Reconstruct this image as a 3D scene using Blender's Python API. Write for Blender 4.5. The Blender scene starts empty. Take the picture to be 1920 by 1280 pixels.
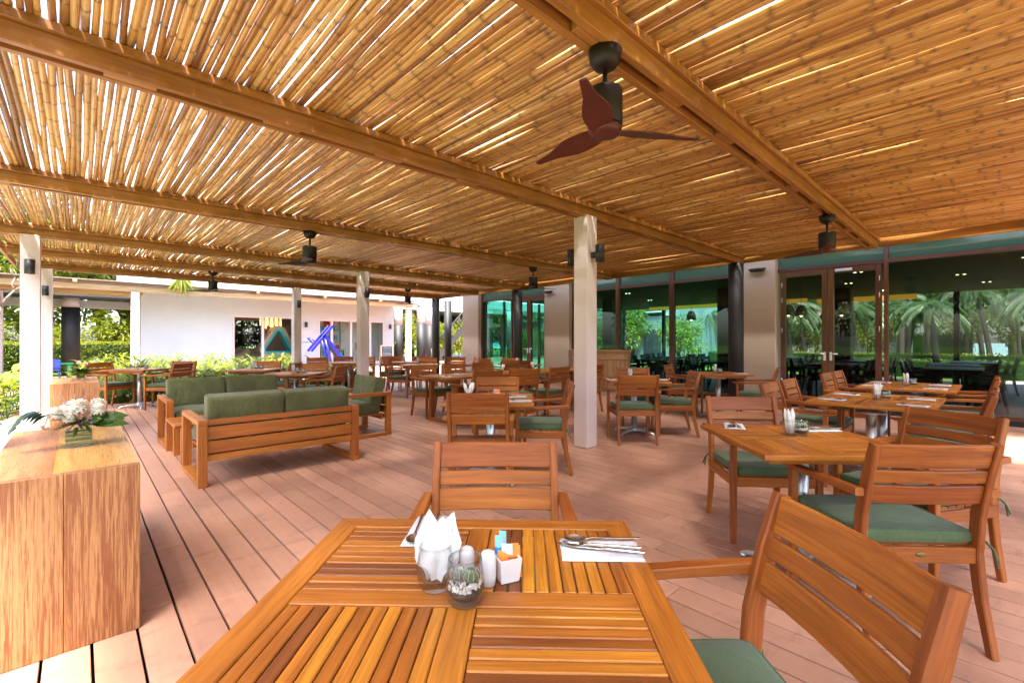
import bpy, math, random
import numpy as np
from mathutils import Vector, Matrix, Euler
random.seed(7); RNG = np.random.default_rng(7)
R = math.radians; PI = math.pi
SC = bpy.context.scene; COL = SC.collection

# ---------------------------------------------------------------- camera, sky, sun, exposure
cam = bpy.data.objects.new('camera', bpy.data.cameras.new('camera')); COL.objects.link(cam)
cam.location = (0, 0, 1.28); cam.rotation_euler = (R(90), 0, R(-43.36))
cam.data.sensor_width = 36; cam.data.lens = 16.125; cam.data.clip_start = .05; cam.data.clip_end = 900
SC.camera = cam
SUN_L = Vector((.33, .30, -1.0)).normalized()          # the way the light travels
SUN_EL = math.asin(-SUN_L.z); SUN_AZ = math.atan2(-SUN_L.x, -SUN_L.y)
W = bpy.data.worlds.new('World'); SC.world = W; W.use_nodes = True
wt = W.node_tree; bg = wt.nodes['Background']
sky = wt.nodes.new('ShaderNodeTexSky'); sky.sky_type = 'NISHITA'; sky.sun_disc = False
sky.sun_elevation = SUN_EL; sky.sun_rotation = SUN_AZ; sky.air_density = 1.0; sky.dust_density = 3.5; sky.ozone_density = 1.0
wt.links.new(sky.outputs[0], bg.inputs[0]); bg.inputs[1].default_value = 0.15
sun = bpy.data.objects.new('sun', bpy.data.lights.new('sun', 'SUN')); COL.objects.link(sun)
sun.data.energy = 2.6; sun.data.angle = R(7); sun.data.color = (1, .95, .86)
sun.rotation_euler = SUN_L.to_track_quat('-Z', 'Y').to_euler()
SC.view_settings.view_transform = 'Standard'; SC.view_settings.look = 'None'
SC.view_settings.exposure = 3.12; SC.view_settings.gamma = 1.0
SC.cycles.max_bounces = 10; SC.cycles.diffuse_bounces = 5; SC.cycles.transparent_max_bounces = 16
SC.cycles.sample_clamp_indirect = 8.0; SC.cycles.caustics_reflective = False; SC.cycles.caustics_refractive = False

# ---------------------------------------------------------------- materials
class NT:
    def __init__(s, name):
        s.m = bpy.data.materials.new(name); s.m.use_nodes = True; s.t = s.m.node_tree
        s.t.nodes.clear(); s.o = s.n('ShaderNodeOutputMaterial')
    def n(s, ty, **k):
        x = s.t.nodes.new(ty)
        for a, b in k.items(): setattr(x, a, b)
        return x
    def l(s, a, b): s.t.links.new(a, b)
    def put(s, inp, v):
        if hasattr(v, 'is_output'): s.l(v, inp)
        else: inp.default_value = v
    def math(s, op, a, b=0.0, c=None):
        x = s.n('ShaderNodeMath', operation=op); s.put(x.inputs[0], a); s.put(x.inputs[1], b)
        if c is not None: s.put(x.inputs[2], c)
        return x.outputs[0]
    def vmath(s, op, a, b):
        x = s.n('ShaderNodeVectorMath', operation=op); s.put(x.inputs[0], a); s.put(x.inputs[1], b); return x.outputs[0]
    def noise(s, vec, scale=5., detail=3., rough=.55, dist=0.):
        x = s.n('ShaderNodeTexNoise'); s.put(x.inputs['Vector'], vec)
        x.inputs['Scale'].default_value = scale; x.inputs['Detail'].default_value = detail
        x.inputs['Roughness'].default_value = rough; x.inputs['Distortion'].default_value = dist
        return x.outputs[0]
    def ramp(s, f, stops):
        x = s.n('ShaderNodeValToRGB'); e = x.color_ramp.elements
        while len(e) < len(stops): e.new(.5)
        for i, (p, c) in enumerate(stops):
            e[i].position = p; e[i].color = (*c, 1) if len(c) == 3 else c
        s.put(x.inputs[0], f); return x.outputs[0]
    def mix(s, f, a, b, blend='MIX'):
        x = s.n('ShaderNodeMix', data_type='RGBA', blend_type=blend)
        s.put(x.inputs[0], f)
        s.put(x.inputs[6], (*a, 1) if isinstance(a, tuple) and len(a) == 3 else a)
        s.put(x.inputs[7], (*b, 1) if isinstance(b, tuple) and len(b) == 3 else b)
        return x.outputs[2]
    def hsv(s, col, h=.5, sa=1., v=1.):
        x = s.n('ShaderNodeHueSaturation'); s.put(x.inputs['Color'], col); s.put(x.inputs['Hue'], h)
        s.put(x.inputs['Saturation'], sa); s.put(x.inputs['Value'], v); return x.outputs[0]
    def maprange(s, v, a, b, c, d):
        x = s.n('ShaderNodeMapRange'); s.put(x.inputs[0], v)
        for i, q in zip((1, 2, 3, 4), (a, b, c, d)): x.inputs[i].default_value = q
        return x.outputs[0]
    def bsdf(s, col, rough=.5, metal=0., bump=None, bstr=.2, bdist=.002, spec=.5, sheen=0., trans=0., sub=0.):
        b = s.n('ShaderNodeBsdfPrincipled')
        s.put(b.inputs['Base Color'], (*col, 1) if isinstance(col, tuple) and len(col) == 3 else col)
        s.put(b.inputs['Roughness'], rough); b.inputs['Metallic'].default_value = metal
        b.inputs['Specular IOR Level'].default_value = spec
        if sheen: b.inputs['Sheen Weight'].default_value = sheen
        if bump is not None:
            x = s.n('ShaderNodeBump'); x.inputs['Strength'].default_value = bstr; x.inputs['Distance'].default_value = bdist
            s.l(bump, x.inputs['Height']); s.l(x.outputs[0], b.inputs['Normal'])
        s.l(b.outputs[0], s.o.inputs[0]); return b
    def attr(s, nm, out='Vector'):
        x = s.n('ShaderNodeAttribute'); x.attribute_name = nm; return x.outputs[out]
    def rnd(s): return s.n('ShaderNodeObjectInfo').outputs['Random']
    def geo(s, o='Position'): return s.n('ShaderNodeNewGeometry').outputs[o]
    def obj(s): return s.n('ShaderNodeTexCoord').outputs['Object']

def grain_vec(t, sc):
    r = t.rnd(); v = t.n('ShaderNodeCombineXYZ')
    for i in range(3): t.put(v.inputs[i], t.math('MULTIPLY', r, 17. + 9 * i))
    v2 = t.vmath('ADD', t.attr('gr'), v.outputs[0])
    return t.vmath('MULTIPLY', v2, sc)
def tone(t):
    return t.math('FRACT', t.math('ADD', t.attr('rv', 'Fac'), t.math('MULTIPLY', t.rnd(), 7.31)))

def wood(name, cols, rough=.42, tn=(.75, 1.2), hue=.02, k=1.0, pores=.35, bstr=.25, spec=.4, odd=0.):
    t = NT(name)
    g1 = t.noise(grain_vec(t, (1.6 * k, 26 * k, 26 * k)), 1., 5., .62, .9)
    g2 = t.noise(grain_vec(t, (6 * k, 190 * k, 190 * k)), 1., 3., .6, .2)
    g3 = t.noise(grain_vec(t, (1.1, 5, 5)), 1., 2., .5, .3)
    c = t.ramp(g1, [(.28, cols[0]), (.5, cols[1]), (.72, cols[2])])
    c = t.mix(t.maprange(g2, .45, .75, 0, pores), c, tuple(x * .45 for x in cols[0]))
    tv = tone(t)
    val = t.math('MULTIPLY', t.maprange(tv, 0, 1, tn[0], tn[1]), t.maprange(g3, .3, .7, .88, 1.12))
    c = t.hsv(c, t.maprange(tv, 0, 1, .5 - hue, .5 + hue), 1., val)
    if odd: c = t.mix(t.maprange(tv, odd, odd + .01, .62, 0), c, (.10, .030, .010))
    t.bsdf(c, t.maprange(g2, .3, .7, rough - .08, rough + .12), bump=t.math('ADD', g1, g2), bstr=bstr, bdist=.0012, spec=spec)
    return t.m

M = {}
M['teak'] = wood('chair_teak', [(.185, .046, .008), (.30, .084, .013), (.40, .130, .022)], tn=(.82, 1.14), hue=.006)
M['teakslat'] = wood('table_teak', [(.23, .068, .009), (.39, .130, .013), (.52, .20, .022)], tn=(.68, 1.2), hue=.010, odd=.13, pores=.5)
M['teakrail'] = wood('table_frame_teak', [(.23, .068, .009), (.37, .120, .013), (.49, .18, .022)], tn=(.85, 1.1), hue=.005, pores=.5)
M['sofawood'] = wood('sofa_teak', [(.25, .068, .010), (.36, .110, .015), (.45, .155, .026)], tn=(.9, 1.1), hue=.005)
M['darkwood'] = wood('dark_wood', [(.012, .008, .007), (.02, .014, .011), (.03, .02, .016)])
M['beam'] = wood('beam_wood', [(.20, .078, .016), (.31, .130, .027), (.40, .185, .045)], tn=(.92, 1.1), hue=.004, k=.7)
M['pine'] = wood('pergola_pine', [(.27, .16, .07), (.42, .27, .13), (.52, .36, .19)], tn=(.8, 1.2), k=.6)
M['cladding'] = wood('counter_cladding', [(.30, .15, .065), (.38, .20, .09), (.46, .26, .12)], tn=(.85, 1.12))
M['doorwood'] = wood('door_frame_wood', [(.06, .018, .009), (.095, .029, .014), (.12, .038, .019)], rough=.35)

def console_mat():
    t = NT('distressed_wood')
    g1 = t.noise(grain_vec(t, (1.7, 52, 52)), 1., 6., .72, 1.0)
    g2 = t.noise(grain_vec(t, (9, 150, 150)), 1., 4., .65, .3)
    g4 = t.noise(grain_vec(t, (.7, 3.5, 3.5)), 1., 3., .55, .2)
    g5 = t.noise(grain_vec(t, (4.2, 125, 125)), 1., 5., .74, .5)
    worn = t.maprange(t.math('ADD', t.math('ADD', t.math('MULTIPLY', g1, .5), t.math('MULTIPLY', g5, .5)), t.math("MULTIPLY", g4, .25)), .575, .665, 0, 1)
    c = t.ramp(g1, [(.25, (.28, .115, .036)), (.5, (.385, .19, .074)), (.8, (.44, .25, .115))])
    c = t.mix(t.math('MULTIPLY', worn, .9), c, (.165, .042, .008))
    c = t.mix(t.maprange(g2, .62, .72, 0, .6), c, (.10, .03, .01))
    c = t.hsv(c, .5, 1., t.maprange(t.attr('rv', 'Fac'), 0, 1, .86, 1.1))
    t.bsdf(c, .5, bump=t.math('ADD', g1, g2), bstr=.4, bdist=.002)
    return t.m
M['console'] = console_mat()
M['consoletop'] = wood('console_top_wood', [(.33, .135, .036), (.43, .195, .06), (.50, .25, .085)], rough=.3, tn=(.92, 1.06), pores=.08)

def deck_mat():
    t = NT('deck_composite')
    p = t.geo()
    n1 = t.noise(p, 1.3, 4., .6); n2 = t.noise(grain_vec(t, (3, 60, 60)), 1., 3., .6); n3 = t.noise(p, 9., 3., .6)
    spots = t.noise(p, 38., 2., .5)
    c = t.mix(t.maprange(n1, .3, .7, 0, 1), (.40, .208, .135), (.475, .262, .178))
    c = t.mix(t.maprange(n3, .55, .75, 0, .4), c, (.25, .125, .085))
    st = t.noise(t.vmath('MULTIPLY', p, (1.5, 5.0, 1.)), 1.7, 5., .7, .6)
    c = t.mix(t.maprange(st, .57, .70, 0, .36), c, (.15, .075, .052))
    c = t.mix(t.maprange(spots, .74, .78, 0, .5), c, (.16, .08, .06))
    c = t.hsv(c, .5, 1., t.math('MULTIPLY', t.maprange(tone(t), 0, 1, .86, 1.08), t.maprange(n2, .3, .7, .95, 1.05)))
    t.bsdf(c, t.maprange(n1, .3, .7, .42, .6), bump=n2, bstr=.25, bdist=.001, spec=.35)
    return t.m
M['deck'] = deck_mat()

def bamboo_mat():
    t = NT('bamboo')
    g1 = t.noise(grain_vec(t, (2.0, 46, 46)), 1., 4., .6, .4)
    g2 = t.noise(grain_vec(t, (1.3, 7, 7)), 1., 4., .6, .4)
    g3 = t.noise(grain_vec(t, (9, 30, 30)), 1., 3., .6, .2)
    tv = tone(t)
    c = t.ramp(tv, [(0., (.20, .085, .026)), (.12, (.37, .175, .048)), (.5, (.57, .315, .088)), (.8, (.65, .39, .125)), (1., (.68, .46, .21))])
    c = t.mix(t.maprange(g1, .38, .70, 0, .6), c, (.24, .095, .028))
    c = t.mix(t.maprange(g2, .56, .76, 0, .8), c, (.10, .045, .02))
    c = t.mix(t.maprange(g3, .68, .76, 0, .5), c, (.12, .06, .03))
    c = t.mix(t.math('MULTIPLY', t.attr('nd', 'Fac'), .75), c, (.13, .06, .025))
    t.bsdf(c, .38, bump=g1, bstr=.2, bdist=.001, spec=.45)
    return t.m
M['bamboo'] = bamboo_mat()

def plain(name, col, rough=.5, metal=0., var=.08, nscale=6., bstr=.0, spec=.5, bdist=.002, rv=0.):
    t = NT(name); n = t.noise(t.obj(), nscale, 4., .6)
    c = t.hsv((*col, 1), .5, 1., t.maprange(n, .3, .7, 1 - var, 1 + var))
    if rv: c = t.hsv(c, .5, 1., t.maprange(tone(t), 0, 1, 1 - rv, 1 + rv))
    t.bsdf(c, rough, metal, bump=n if bstr else None, bstr=bstr, bdist=bdist, spec=spec); return t.m
M['white'] = plain('white_paint', (.66, .56, .565), .55, var=.04, nscale=2.5)
M['stucco'] = plain('white_stucco', (.53, .54, .56), .8, var=.04, nscale=1.2, bstr=.1)
M['greyrender'] = plain('grey_render', (.20, .215, .215), .8, var=.1, nscale=.6)
M['beige'] = plain('beige_plaster', (.40, .31, .25), .7, var=.04, nscale=1.5)
M['black'] = plain('black_metal', (.022, .021, .022), .45, var=.15)
M['blackcol'] = plain('black_column_paint', (.014, .0135, .0145), .6, var=.3, nscale=3., bstr=.2)
M['fan'] = plain('fan_dark', (.016, .011, .010), .45, spec=.3)
M['fanred'] = plain('fan_blade_wood', (.075, .014, .008), .45, var=.2, nscale=4)
M['steel'] = plain('brushed_steel', (.62, .62, .65), .32, 1., var=.05)
M['cutlery'] = plain('cutlery_steel', (.55, .54, .53), .16, 1., var=.05)
M['alu'] = plain('cast_aluminium', (.66, .67, .70), .38, .9, var=.05)
M['brass'] = plain('old_brass', (.20, .17, .06), .45, .9, var=.3, nscale=90, bstr=.5)
M['ceramic'] = plain('white_ceramic', (.68, .67, .68), .18, var=.01)
M['napkin'] = plain('white_napkin', (.66, .655, .665), .85, var=.02, nscale=160, bstr=.3)
M['concrete'] = plain('white_kerb', (.66, .64, .62), .8, var=.06, nscale=4., bstr=.15)
M['dark'] = plain('dark_underside', (.018, .013, .011), .9)
M['pebble'] = plain('white_pebble', (.72, .69, .64), .7, var=.2, nscale=60, rv=.25)
M['soil'] = plain('dark_soil', (.07, .05, .04), .95, var=.5, nscale=120, bstr=.8, bdist=.003)
M['cactus'] = plain('cactus_skin', (.10, .145, .065), .7, var=.35, nscale=120, bstr=.4)
M['cactusgrey'] = plain('cactus_skin_grey', (.17, .185, .15), .75, var=.35, nscale=160, bstr=.4)
M['orange'] = plain('orange_paper', (.80, .22, .02), .55, var=.12, nscale=30)
M['cyan'] = plain('light_blue_paper', (.22, .60, .80), .5, var=.1, nscale=60)
M['bluepaper'] = plain('blue_paper', (.02, .20, .62), .5)
M['print'] = plain('dark_print', (.05, .02, .02), .6)
M['bluepaint'] = plain('blue_paint', (.006, .008, .22), .35)
M['bluechair'] = plain('blue_plastic', (.02, .07, .42), .4)
M['greenplastic'] = plain('green_plastic', (.03, .32, .10), .4)
M['turq'] = plain('turquoise_paint', (.02, .42, .42), .5)
M['yellow'] = plain('yellow_paint', (.60, .52, .06), .6)
M['red'] = plain('red_paint', (.45, .02, .02), .5)
M['slate'] = plain('chalkboard_slate', (.025, .03, .04), .7, var=.3)
M['chalk'] = plain('chalk', (.75, .75, .78), .9)
M['chalkblue'] = plain('chalk_blue', (.30, .55, .66), .9)
M['signblue'] = plain('sign_blue', (.03, .30, .50), .5)
M['bark'] = plain('bark', (.17, .13, .10), .9, var=.4, nscale=14, bstr=.8, bdist=.02)
M['barkdark'] = plain('bark_dark', (.05, .038, .03), .9, var=.4, nscale=10, bstr=.8, bdist=.02)
M['carpet'] = plain('interior_floor', (.10, .085, .075), .6, var=.2, nscale=2)
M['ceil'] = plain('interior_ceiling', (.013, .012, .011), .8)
M['bulkhead'] = plain('interior_bulkhead', (.55, .55, .52), .8)
M['intwall'] = plain('interior_wall', (.40, .34, .29), .8)
M['creamwood'] = plain('cream_wood', (.52, .40, .28), .5)
M['teal'] = plain('teal_wall', (.10, .35, .33), .7)
M['roofsheet'] = plain('brown_roof_sheet', (.22, .16, .13), .7, var=.15)
M['frond_dry'] = plain('dry_frond', (.35, .25, .09), .8)

def fabric(name, col, k=1.):
    t = NT(name); o = t.obj()
    w = t.noise(t.vmath('MULTIPLY', o, (900, 900, 900)), 1., 2., .6)
    n = t.noise(o, 7., 4., .6); s = t.noise(t.vmath('MULTIPLY', o, (60, 420, 300)), 1., 3., .6)
    c = t.hsv((*col, 1), .5, 1., t.math('MULTIPLY', t.maprange(n, .3, .7, .86, 1.12), t.maprange(s, .3, .7, .85, 1.15)))
    c = t.hsv(c, .5, 1., t.maprange(t.rnd(), 0, 1, .93, 1.07))
    wr = t.noise(t.vmath('MULTIPLY', o, (9, 9, 4)), 1., 3., .55, 1.)
    t.bsdf(c, .85, bump=t.math('ADD', t.math('MULTIPLY', wr, k), t.math('MULTIPLY', w, .05)), bstr=.65, bdist=.03, spec=.2, sheen=.2)
    return t.m
M['fabric'] = fabric('green_cushion_fabric', (.074, .122, .058), .3)
M['sofafabric'] = fabric('olive_cushion_fabric', (.098, .108, .044), 1.)

def leaf(name, a, b, rough=.45, tr=.35):
    t = NT(name)
    r = t.math('FRACT', t.math('ADD', t.attr('rv', 'Fac'), t.rnd()))
    n = t.noise(t.geo(), .9, 2., .5)
    c = t.mix(t.math('MULTIPLY', t.math('ADD', r, t.maprange(n, .3, .7, 0, 1)), .5), a, b)
    d = t.n('ShaderNodeBsdfPrincipled'); t.l(c, d.inputs['Base Color']); d.inputs['Roughness'].default_value = rough
    d.inputs['Specular IOR Level'].default_value = .35
    tl = t.n('ShaderNodeBsdfTranslucent'); t.l(t.hsv(c, .485, 1.05, 1.5), tl.inputs[0])
    m = t.n('ShaderNodeMixShader'); m.inputs[0].default_value = tr
    t.l(d.outputs[0], m.inputs[1]); t.l(tl.outputs[0], m.inputs[2]); t.l(m.outputs[0], t.o.inputs[0]); return t.m
M['leaf'] = leaf('leaf_green', (.035, .085, .012), (.11, .17, .02))
M['leafy'] = leaf('leaf_yellowgreen', (.08, .14, .012), (.24, .25, .025))
M['bedleaf'] = leaf('bed_leaf', (.075, .14, .016), (.24, .245, .03))
M['leafd'] = leaf('leaf_dark', (.015, .045, .012), (.04, .085, .02))
M['palm'] = leaf('palm_frond_green', (.022, .06, .018), (.065, .115, .028), .4, .3)
M['monstera'] = leaf('split_leaf_green', (.02, .055, .035), (.04, .075, .05), .35, .15)
M['gloss'] = leaf('glossy_leaf', (.025, .075, .012), (.06, .125, .015), .25, .2)
M['petal'] = leaf('white_petal', (.70, .68, .60), (.80, .78, .74), .6, .3)
M['lilac'] = leaf('lilac_sprig', (.32, .25, .28), (.50, .42, .42), .7, .2)
M['yellowleaf'] = leaf('yellow_leaf', (.30, .27, .03), (.46, .40, .06), .5, .0)
M['reed'] = leaf('olive_reed', (.035, .045, .008), (.46, .40, .05), .45, .0)

def grass_mat():
    t = NT('lawn'); p = t.geo(); n = t.noise(p, .35, 5., .65); n2 = t.noise(p, 14., 3., .6)
    c = t.mix(t.maprange(n, .3, .7, 0, 1), (.045, .09, .014), (.10, .15, .025))
    c = t.hsv(c, .5, 1., t.maprange(n2, .3, .7, .7, 1.3)); t.bsdf(c, .9, bump=n2, bstr=.6, bdist=.03, spec=.1); return t.m
M['lawn'] = grass_mat()
def gravel_mat():
    t = NT('pale_gravel'); p = t.geo(); v = t.n('ShaderNodeTexVoronoi'); v.inputs['Scale'].default_value = 28.; t.l(p, v.inputs['Vector'])
    c = t.mix(t.maprange(v.outputs['Distance'], 0, .6, 0, 1), (.62, .60, .57), (.30, .28, .26)); t.bsdf(c, .85, bump=v.outputs['Distance'], bstr=.6, bdist=.02); return t.m
M['gravel'] = gravel_mat()
def sea_mat():
    t = NT('sea_water'); n = t.noise(t.geo(), .6, 4., .6); t.bsdf((.05, .16, .22), .15, bump=n, bstr=.3, bdist=.2); return t.m
M['sea'] = sea_mat()
def pool_mat():
    t = NT('pool_water'); n = t.noise(t.geo(), 5., 3., .6); t.bsdf((.03, .40, .55), .06, bump=n, bstr=.3, bdist=.03); return t.m
M['pool'] = pool_mat()

def glass(name, tint, ior=1.5, refl=1.0, rough=0.0):
    t = NT(name); a = t.n('ShaderNodeBsdfTransparent'); a.inputs[0].default_value = (*tint, 1)
    g = t.n('ShaderNodeBsdfGlossy'); g.inputs['Roughness'].default_value = rough
    f = t.n('ShaderNodeFresnel'); t.l(t.maprange(t.geo('Backfacing'), 0, 1, ior, 1 / ior), f.inputs[0])
    m = t.n('ShaderNodeMixShader'); t.l(t.math('MINIMUM', t.math('MULTIPLY', f.outputs[0], refl), 1.), m.inputs[0])
    t.l(a.outputs[0], m.inputs[1]); t.l(g.outputs[0], m.inputs[2]); t.l(m.outputs[0], t.o.inputs[0]); return t.m
M['tinted'] = glass('green_tinted_glass', (.44, .72, .67), 1.5, .7)
M['neutralglass'] = glass('neutral_tinted_glass', (.52, .575, .54), 1.5, .6)  # same glass as the teal panes; reflection change with view angle put into the tint
M['winglass'] = glass('clear_window_glass', (.93, .945, .935), 1.45, .7)
def thin_glass():
    t = NT('drinking_glass'); lw = t.n('ShaderNodeLayerWeight'); lw.inputs[0].default_value = .5
    e = t.math('POWER', lw.outputs['Facing'], 3.5)
    a = t.n('ShaderNodeBsdfTransparent'); t.l(t.mix(e, (.965, .97, .97), (.66, .69, .69)), a.inputs[0])
    g = t.n('ShaderNodeBsdfGlossy'); g.inputs['Roughness'].default_value = 0.02
    f = t.n('ShaderNodeFresnel'); t.l(t.maprange(t.geo('Backfacing'), 0, 1, 1.5, 1 / 1.5), f.inputs[0])
    m = t.n('ShaderNodeMixShader'); t.l(t.math('MINIMUM', t.math('MULTIPLY', f.outputs[0], 1.3), .9), m.inputs[0])
    t.l(a.outputs[0], m.inputs[1]); t.l(g.outputs[0], m.inputs[2]); t.l(m.outputs[0], t.o.inputs[0]); return t.m
M['glass'] = thin_glass()
def spandrel():
    t = NT('green_spandrel_glass'); t.bsdf((.055, .115, .092), .06, spec=.5); return t.m
M['spandrel'] = spandrel()
def emit(name, col, s):
    t = NT(name); e = t.n('ShaderNodeEmission'); e.inputs[0].default_value = (*col, 1); e.inputs[1].default_value = s; t.l(e.outputs[0], t.o.inputs[0]); return t.m
M['lamp'] = emit('warm_lamp_glow', (1., .78, .42), 2.2)
M['amber'] = emit('amber_glow', (1., .42, .10), .9)
M['cove'] = emit('cove_glow', (1., .50, .06), .12)

# ---------------------------------------------------------------- mesh builder
class MB:
    def __init__(s): s.v = []; s.f = []; s.g = []; s.r = []; s.d = []; s.mi = []; s.sm = []
    def add(s, vs, fs, gr=None, smooth=False, mi=0, rv=None, nd=None):
        o = len(s.v); k = random.random() if rv is None else rv
        s.v += [tuple(x) for x in vs]
        if gr is None: gr = vs
        q = (random.random() * 9, random.random() * 9, random.random() * 9)
        s.g += [(x[0] + q[0], x[1] + q[1], x[2] + q[2]) for x in gr]
        s.r += [k] * len(vs); s.d += nd if nd is not None else [0.] * len(vs)
        for f in fs: s.f.append([i + o for i in f]); s.mi.append(mi); s.sm.append(smooth)
        return s
    def mesh(s, name, mats):
        me = bpy.data.meshes.new(name); me.from_pydata(s.v, [], s.f)
        for m in (mats if isinstance(mats, (list, tuple)) else [mats]): me.materials.append(M[m] if isinstance(m, str) else m)
        if s.v:
            a = me.attributes.new('gr', 'FLOAT_VECTOR', 'POINT'); a.data.foreach_set('vector', np.array(s.g, dtype=np.float32).ravel())
            a = me.attributes.new('rv', 'FLOAT', 'POINT'); a.data.foreach_set('value', np.array(s.r, dtype=np.float32))
            a = me.attributes.new('nd', 'FLOAT', 'POINT'); a.data.foreach_set('value', np.array(s.d, dtype=np.float32))
            me.polygons.foreach_set('material_index', np.array(s.mi, dtype=np.int32))
            me.polygons.foreach_set('use_smooth', np.array(s.sm, dtype=bool))
        me.update(); return me
    def build(s, name, mats, parent=None, **props): return link(name, s.mesh(name, mats), parent, **props)
    # ---- shapes
    def box(s, c, d, ch=0.0, rot=None, mi=0, rv=None, axis=None):
        hx, hy, hz = d[0] / 2, d[1] / 2, d[2] / 2
        vs = []; fs = []
        ch = min(ch, hx * .8, hy * .8, hz * .8)
        if ch <= 0:
            vs = [(x, y, z) for x in (-hx, hx) for y in (-hy, hy) for z in (-hz, hz)]
            fs = [(0, 1, 3, 2), (4, 6, 7, 5), (0, 4, 5, 1), (2, 3, 7, 6), (0, 2, 6, 4), (1, 5, 7, 3)]
        else:
            idx = {}
            for sx in (-1, 1):
                for sy in (-1, 1):
                    for sz in (-1, 1):
                        for a in range(3):
                            h = [hx - ch, hy - ch, hz - ch]; h[a] += ch
                            idx[(sx, sy, sz, a)] = len(vs); vs.append((sx * h[0], sy * h[1], sz * h[2]))
            S = (-1, 1)
            for a in range(3):
                b, c2 = (a + 1) % 3, (a + 2) % 3
                for sg in S:
                    def key(u, w, ax=a):
                        q = [0, 0, 0]; q[a] = sg; q[b] = u; q[c2] = w; return idx[(q[0], q[1], q[2], ax)]
                    f = [key(-1, -1), key(1, -1), key(1, 1), key(-1, 1)]
                    fs.append(f if sg > 0 else f[::-1])
                for u in S:
                    for w in S:                                       # edge along axis a, between faces b and c2
                        def k2(t_, ax):
                            q = [0, 0, 0]; q[a] = t_; q[b] = u; q[c2] = w; return idx[(q[0], q[1], q[2], ax)]
                        f = [k2(-1, b), k2(1, b), k2(1, c2), k2(-1, c2)]
                        fs.append(f if u * w < 0 else f[::-1])
            for sx in S:
                for sy in S:
                    for sz in S:
                        f = [idx[(sx, sy, sz, a)] for a in range(3)]; fs.append(f if sx * sy * sz > 0 else f[::-1])
        L = axis if axis is not None else max(range(3), key=lambda i: d[i])
        gr = [(v[L], v[(L + 1) % 3], v[(L + 2) % 3]) for v in vs]
        if rot is not None: vs = [rot @ Vector(v) for v in vs]
        vs = [(v[0] + c[0], v[1] + c[1], v[2] + c[2]) for v in vs]
        return s.add(vs, fs, gr, False, mi, rv)
    def sweep(s, pts, w, h, side, ch=.004, mi=0, rv=None, closed=False):
        """rectangular section swept along pts; w across `side`, h across the other way; both may be lists"""
        pts = [Vector(p) for p in pts]; n = len(pts); side = Vector(side).normalized()
        ws = w if isinstance(w, list) else [w] * n; hs = h if isinstance(h, list) else [h] * n
        vs = []; gr = []; L = 0.
        for i, p in enumerate(pts):
            a = pts[max(i - 1, 0)]; b = pts[min(i + 1, n - 1)]
            t = (b - a).normalized(); sd = (side - t * side.dot(t)).normalized(); nn = t.cross(sd)
            if i: L += (pts[i] - pts[i - 1]).length
            x, y = ws[i] / 2, hs[i] / 2; c = min(ch, x * .6, y * .6)
            for (u, v) in ((-x + c, -y), (x - c, -y), (x, -y + c), (x, y - c), (x - c, y), (-x + c, y), (-x, y - c), (-x, -y + c)):
                vs.append(p + sd * u + nn * v); gr.append((L, u, v))
        fs = []
        for i in range(n - 1):
            for k in range(8):
                k2 = (k + 1) % 8; fs.append((i * 8 + k, i * 8 + k2, i * 8 + 8 + k2, i * 8 + 8 + k))
        fs.append(tuple(range(8))[::-1]); fs.append(tuple((n - 1) * 8 + k for k in range(8)))
        return s.add(vs, fs, gr, False, mi, rv)
    def tube(s, pts, r, n=8, mi=0, smooth=True, rv=None, caps=True):
        pts = [Vector(p) for p in pts]; m = len(pts); rs = r if isinstance(r, list) else [r] * m
        vs = []; gr = []; L = 0.; ref = Vector((0, 0, 1))
        if abs((pts[-1] - pts[0]).normalized().z) > .9: ref = Vector((1, 0, 0))
        for i, p in enumerate(pts):
            t = (pts[min(i + 1, m - 1)] - pts[max(i - 1, 0)]).normalized()
            a = t.cross(ref).normalized(); b = a.cross(t)
            if i: L += (pts[i] - pts[i - 1]).length
            for k in range(n):
                q = 2 * PI * k / n; vs.append(p + (a * math.cos(q) + b * math.sin(q)) * rs[i]); gr.append((L, math.cos(q) * rs[i], math.sin(q) * rs[i]))
        fs = [(i * n + k, i * n + (k + 1) % n, i * n + n + (k + 1) % n, i * n + n + k) for i in range(m - 1) for k in range(n)]
        if caps: fs += [tuple(range(n))[::-1], tuple((m - 1) * n + k for k in range(n))]
        return s.add(vs, fs, gr, smooth, mi, rv)
    def lathe(s, prof, n=20, c=(0, 0, 0), mi=0, smooth=True, rv=None):
        vs = []; fs = []
        for (r, z) in prof:
            for k in range(n): q = 2 * PI * k / n; vs.append((c[0] + r * math.cos(q), c[1] + r * math.sin(q), c[2] + z))
        for i in range(len(prof) - 1):
            for k in range(n): fs.append((i * n + k, i * n + (k + 1) % n, i * n + n + (k + 1) % n, i * n + n + k))
        if prof[0][0] > 1e-5 and prof[0][0] != prof[-1][0] or True:
            fs.append(tuple(range(n))[::-1]); fs.append(tuple((len(prof) - 1) * n + k for k in range(n)))
        return s.add(vs, fs, None, smooth, mi, rv)
    def prism(s, poly, z0, z1, mi=0, rv=None, ax='z', smooth=False):
        n = len(poly); P = {'z': lambda a, b, z: (a, b, z), 'y': lambda a, b, z: (a, z, b), 'x': lambda a, b, z: (z, a, b)}[ax]
        vs = [P(a, b, z0) for a, b in poly] + [P(a, b, z1) for a, b in poly]
        fs = [tuple(range(n))[::-1], tuple(range(n, 2 * n))] + [(i, (i + 1) % n, n + (i + 1) % n, n + i) for i in range(n)]
        return s.add(vs, fs, None, smooth, mi, rv)
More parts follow.
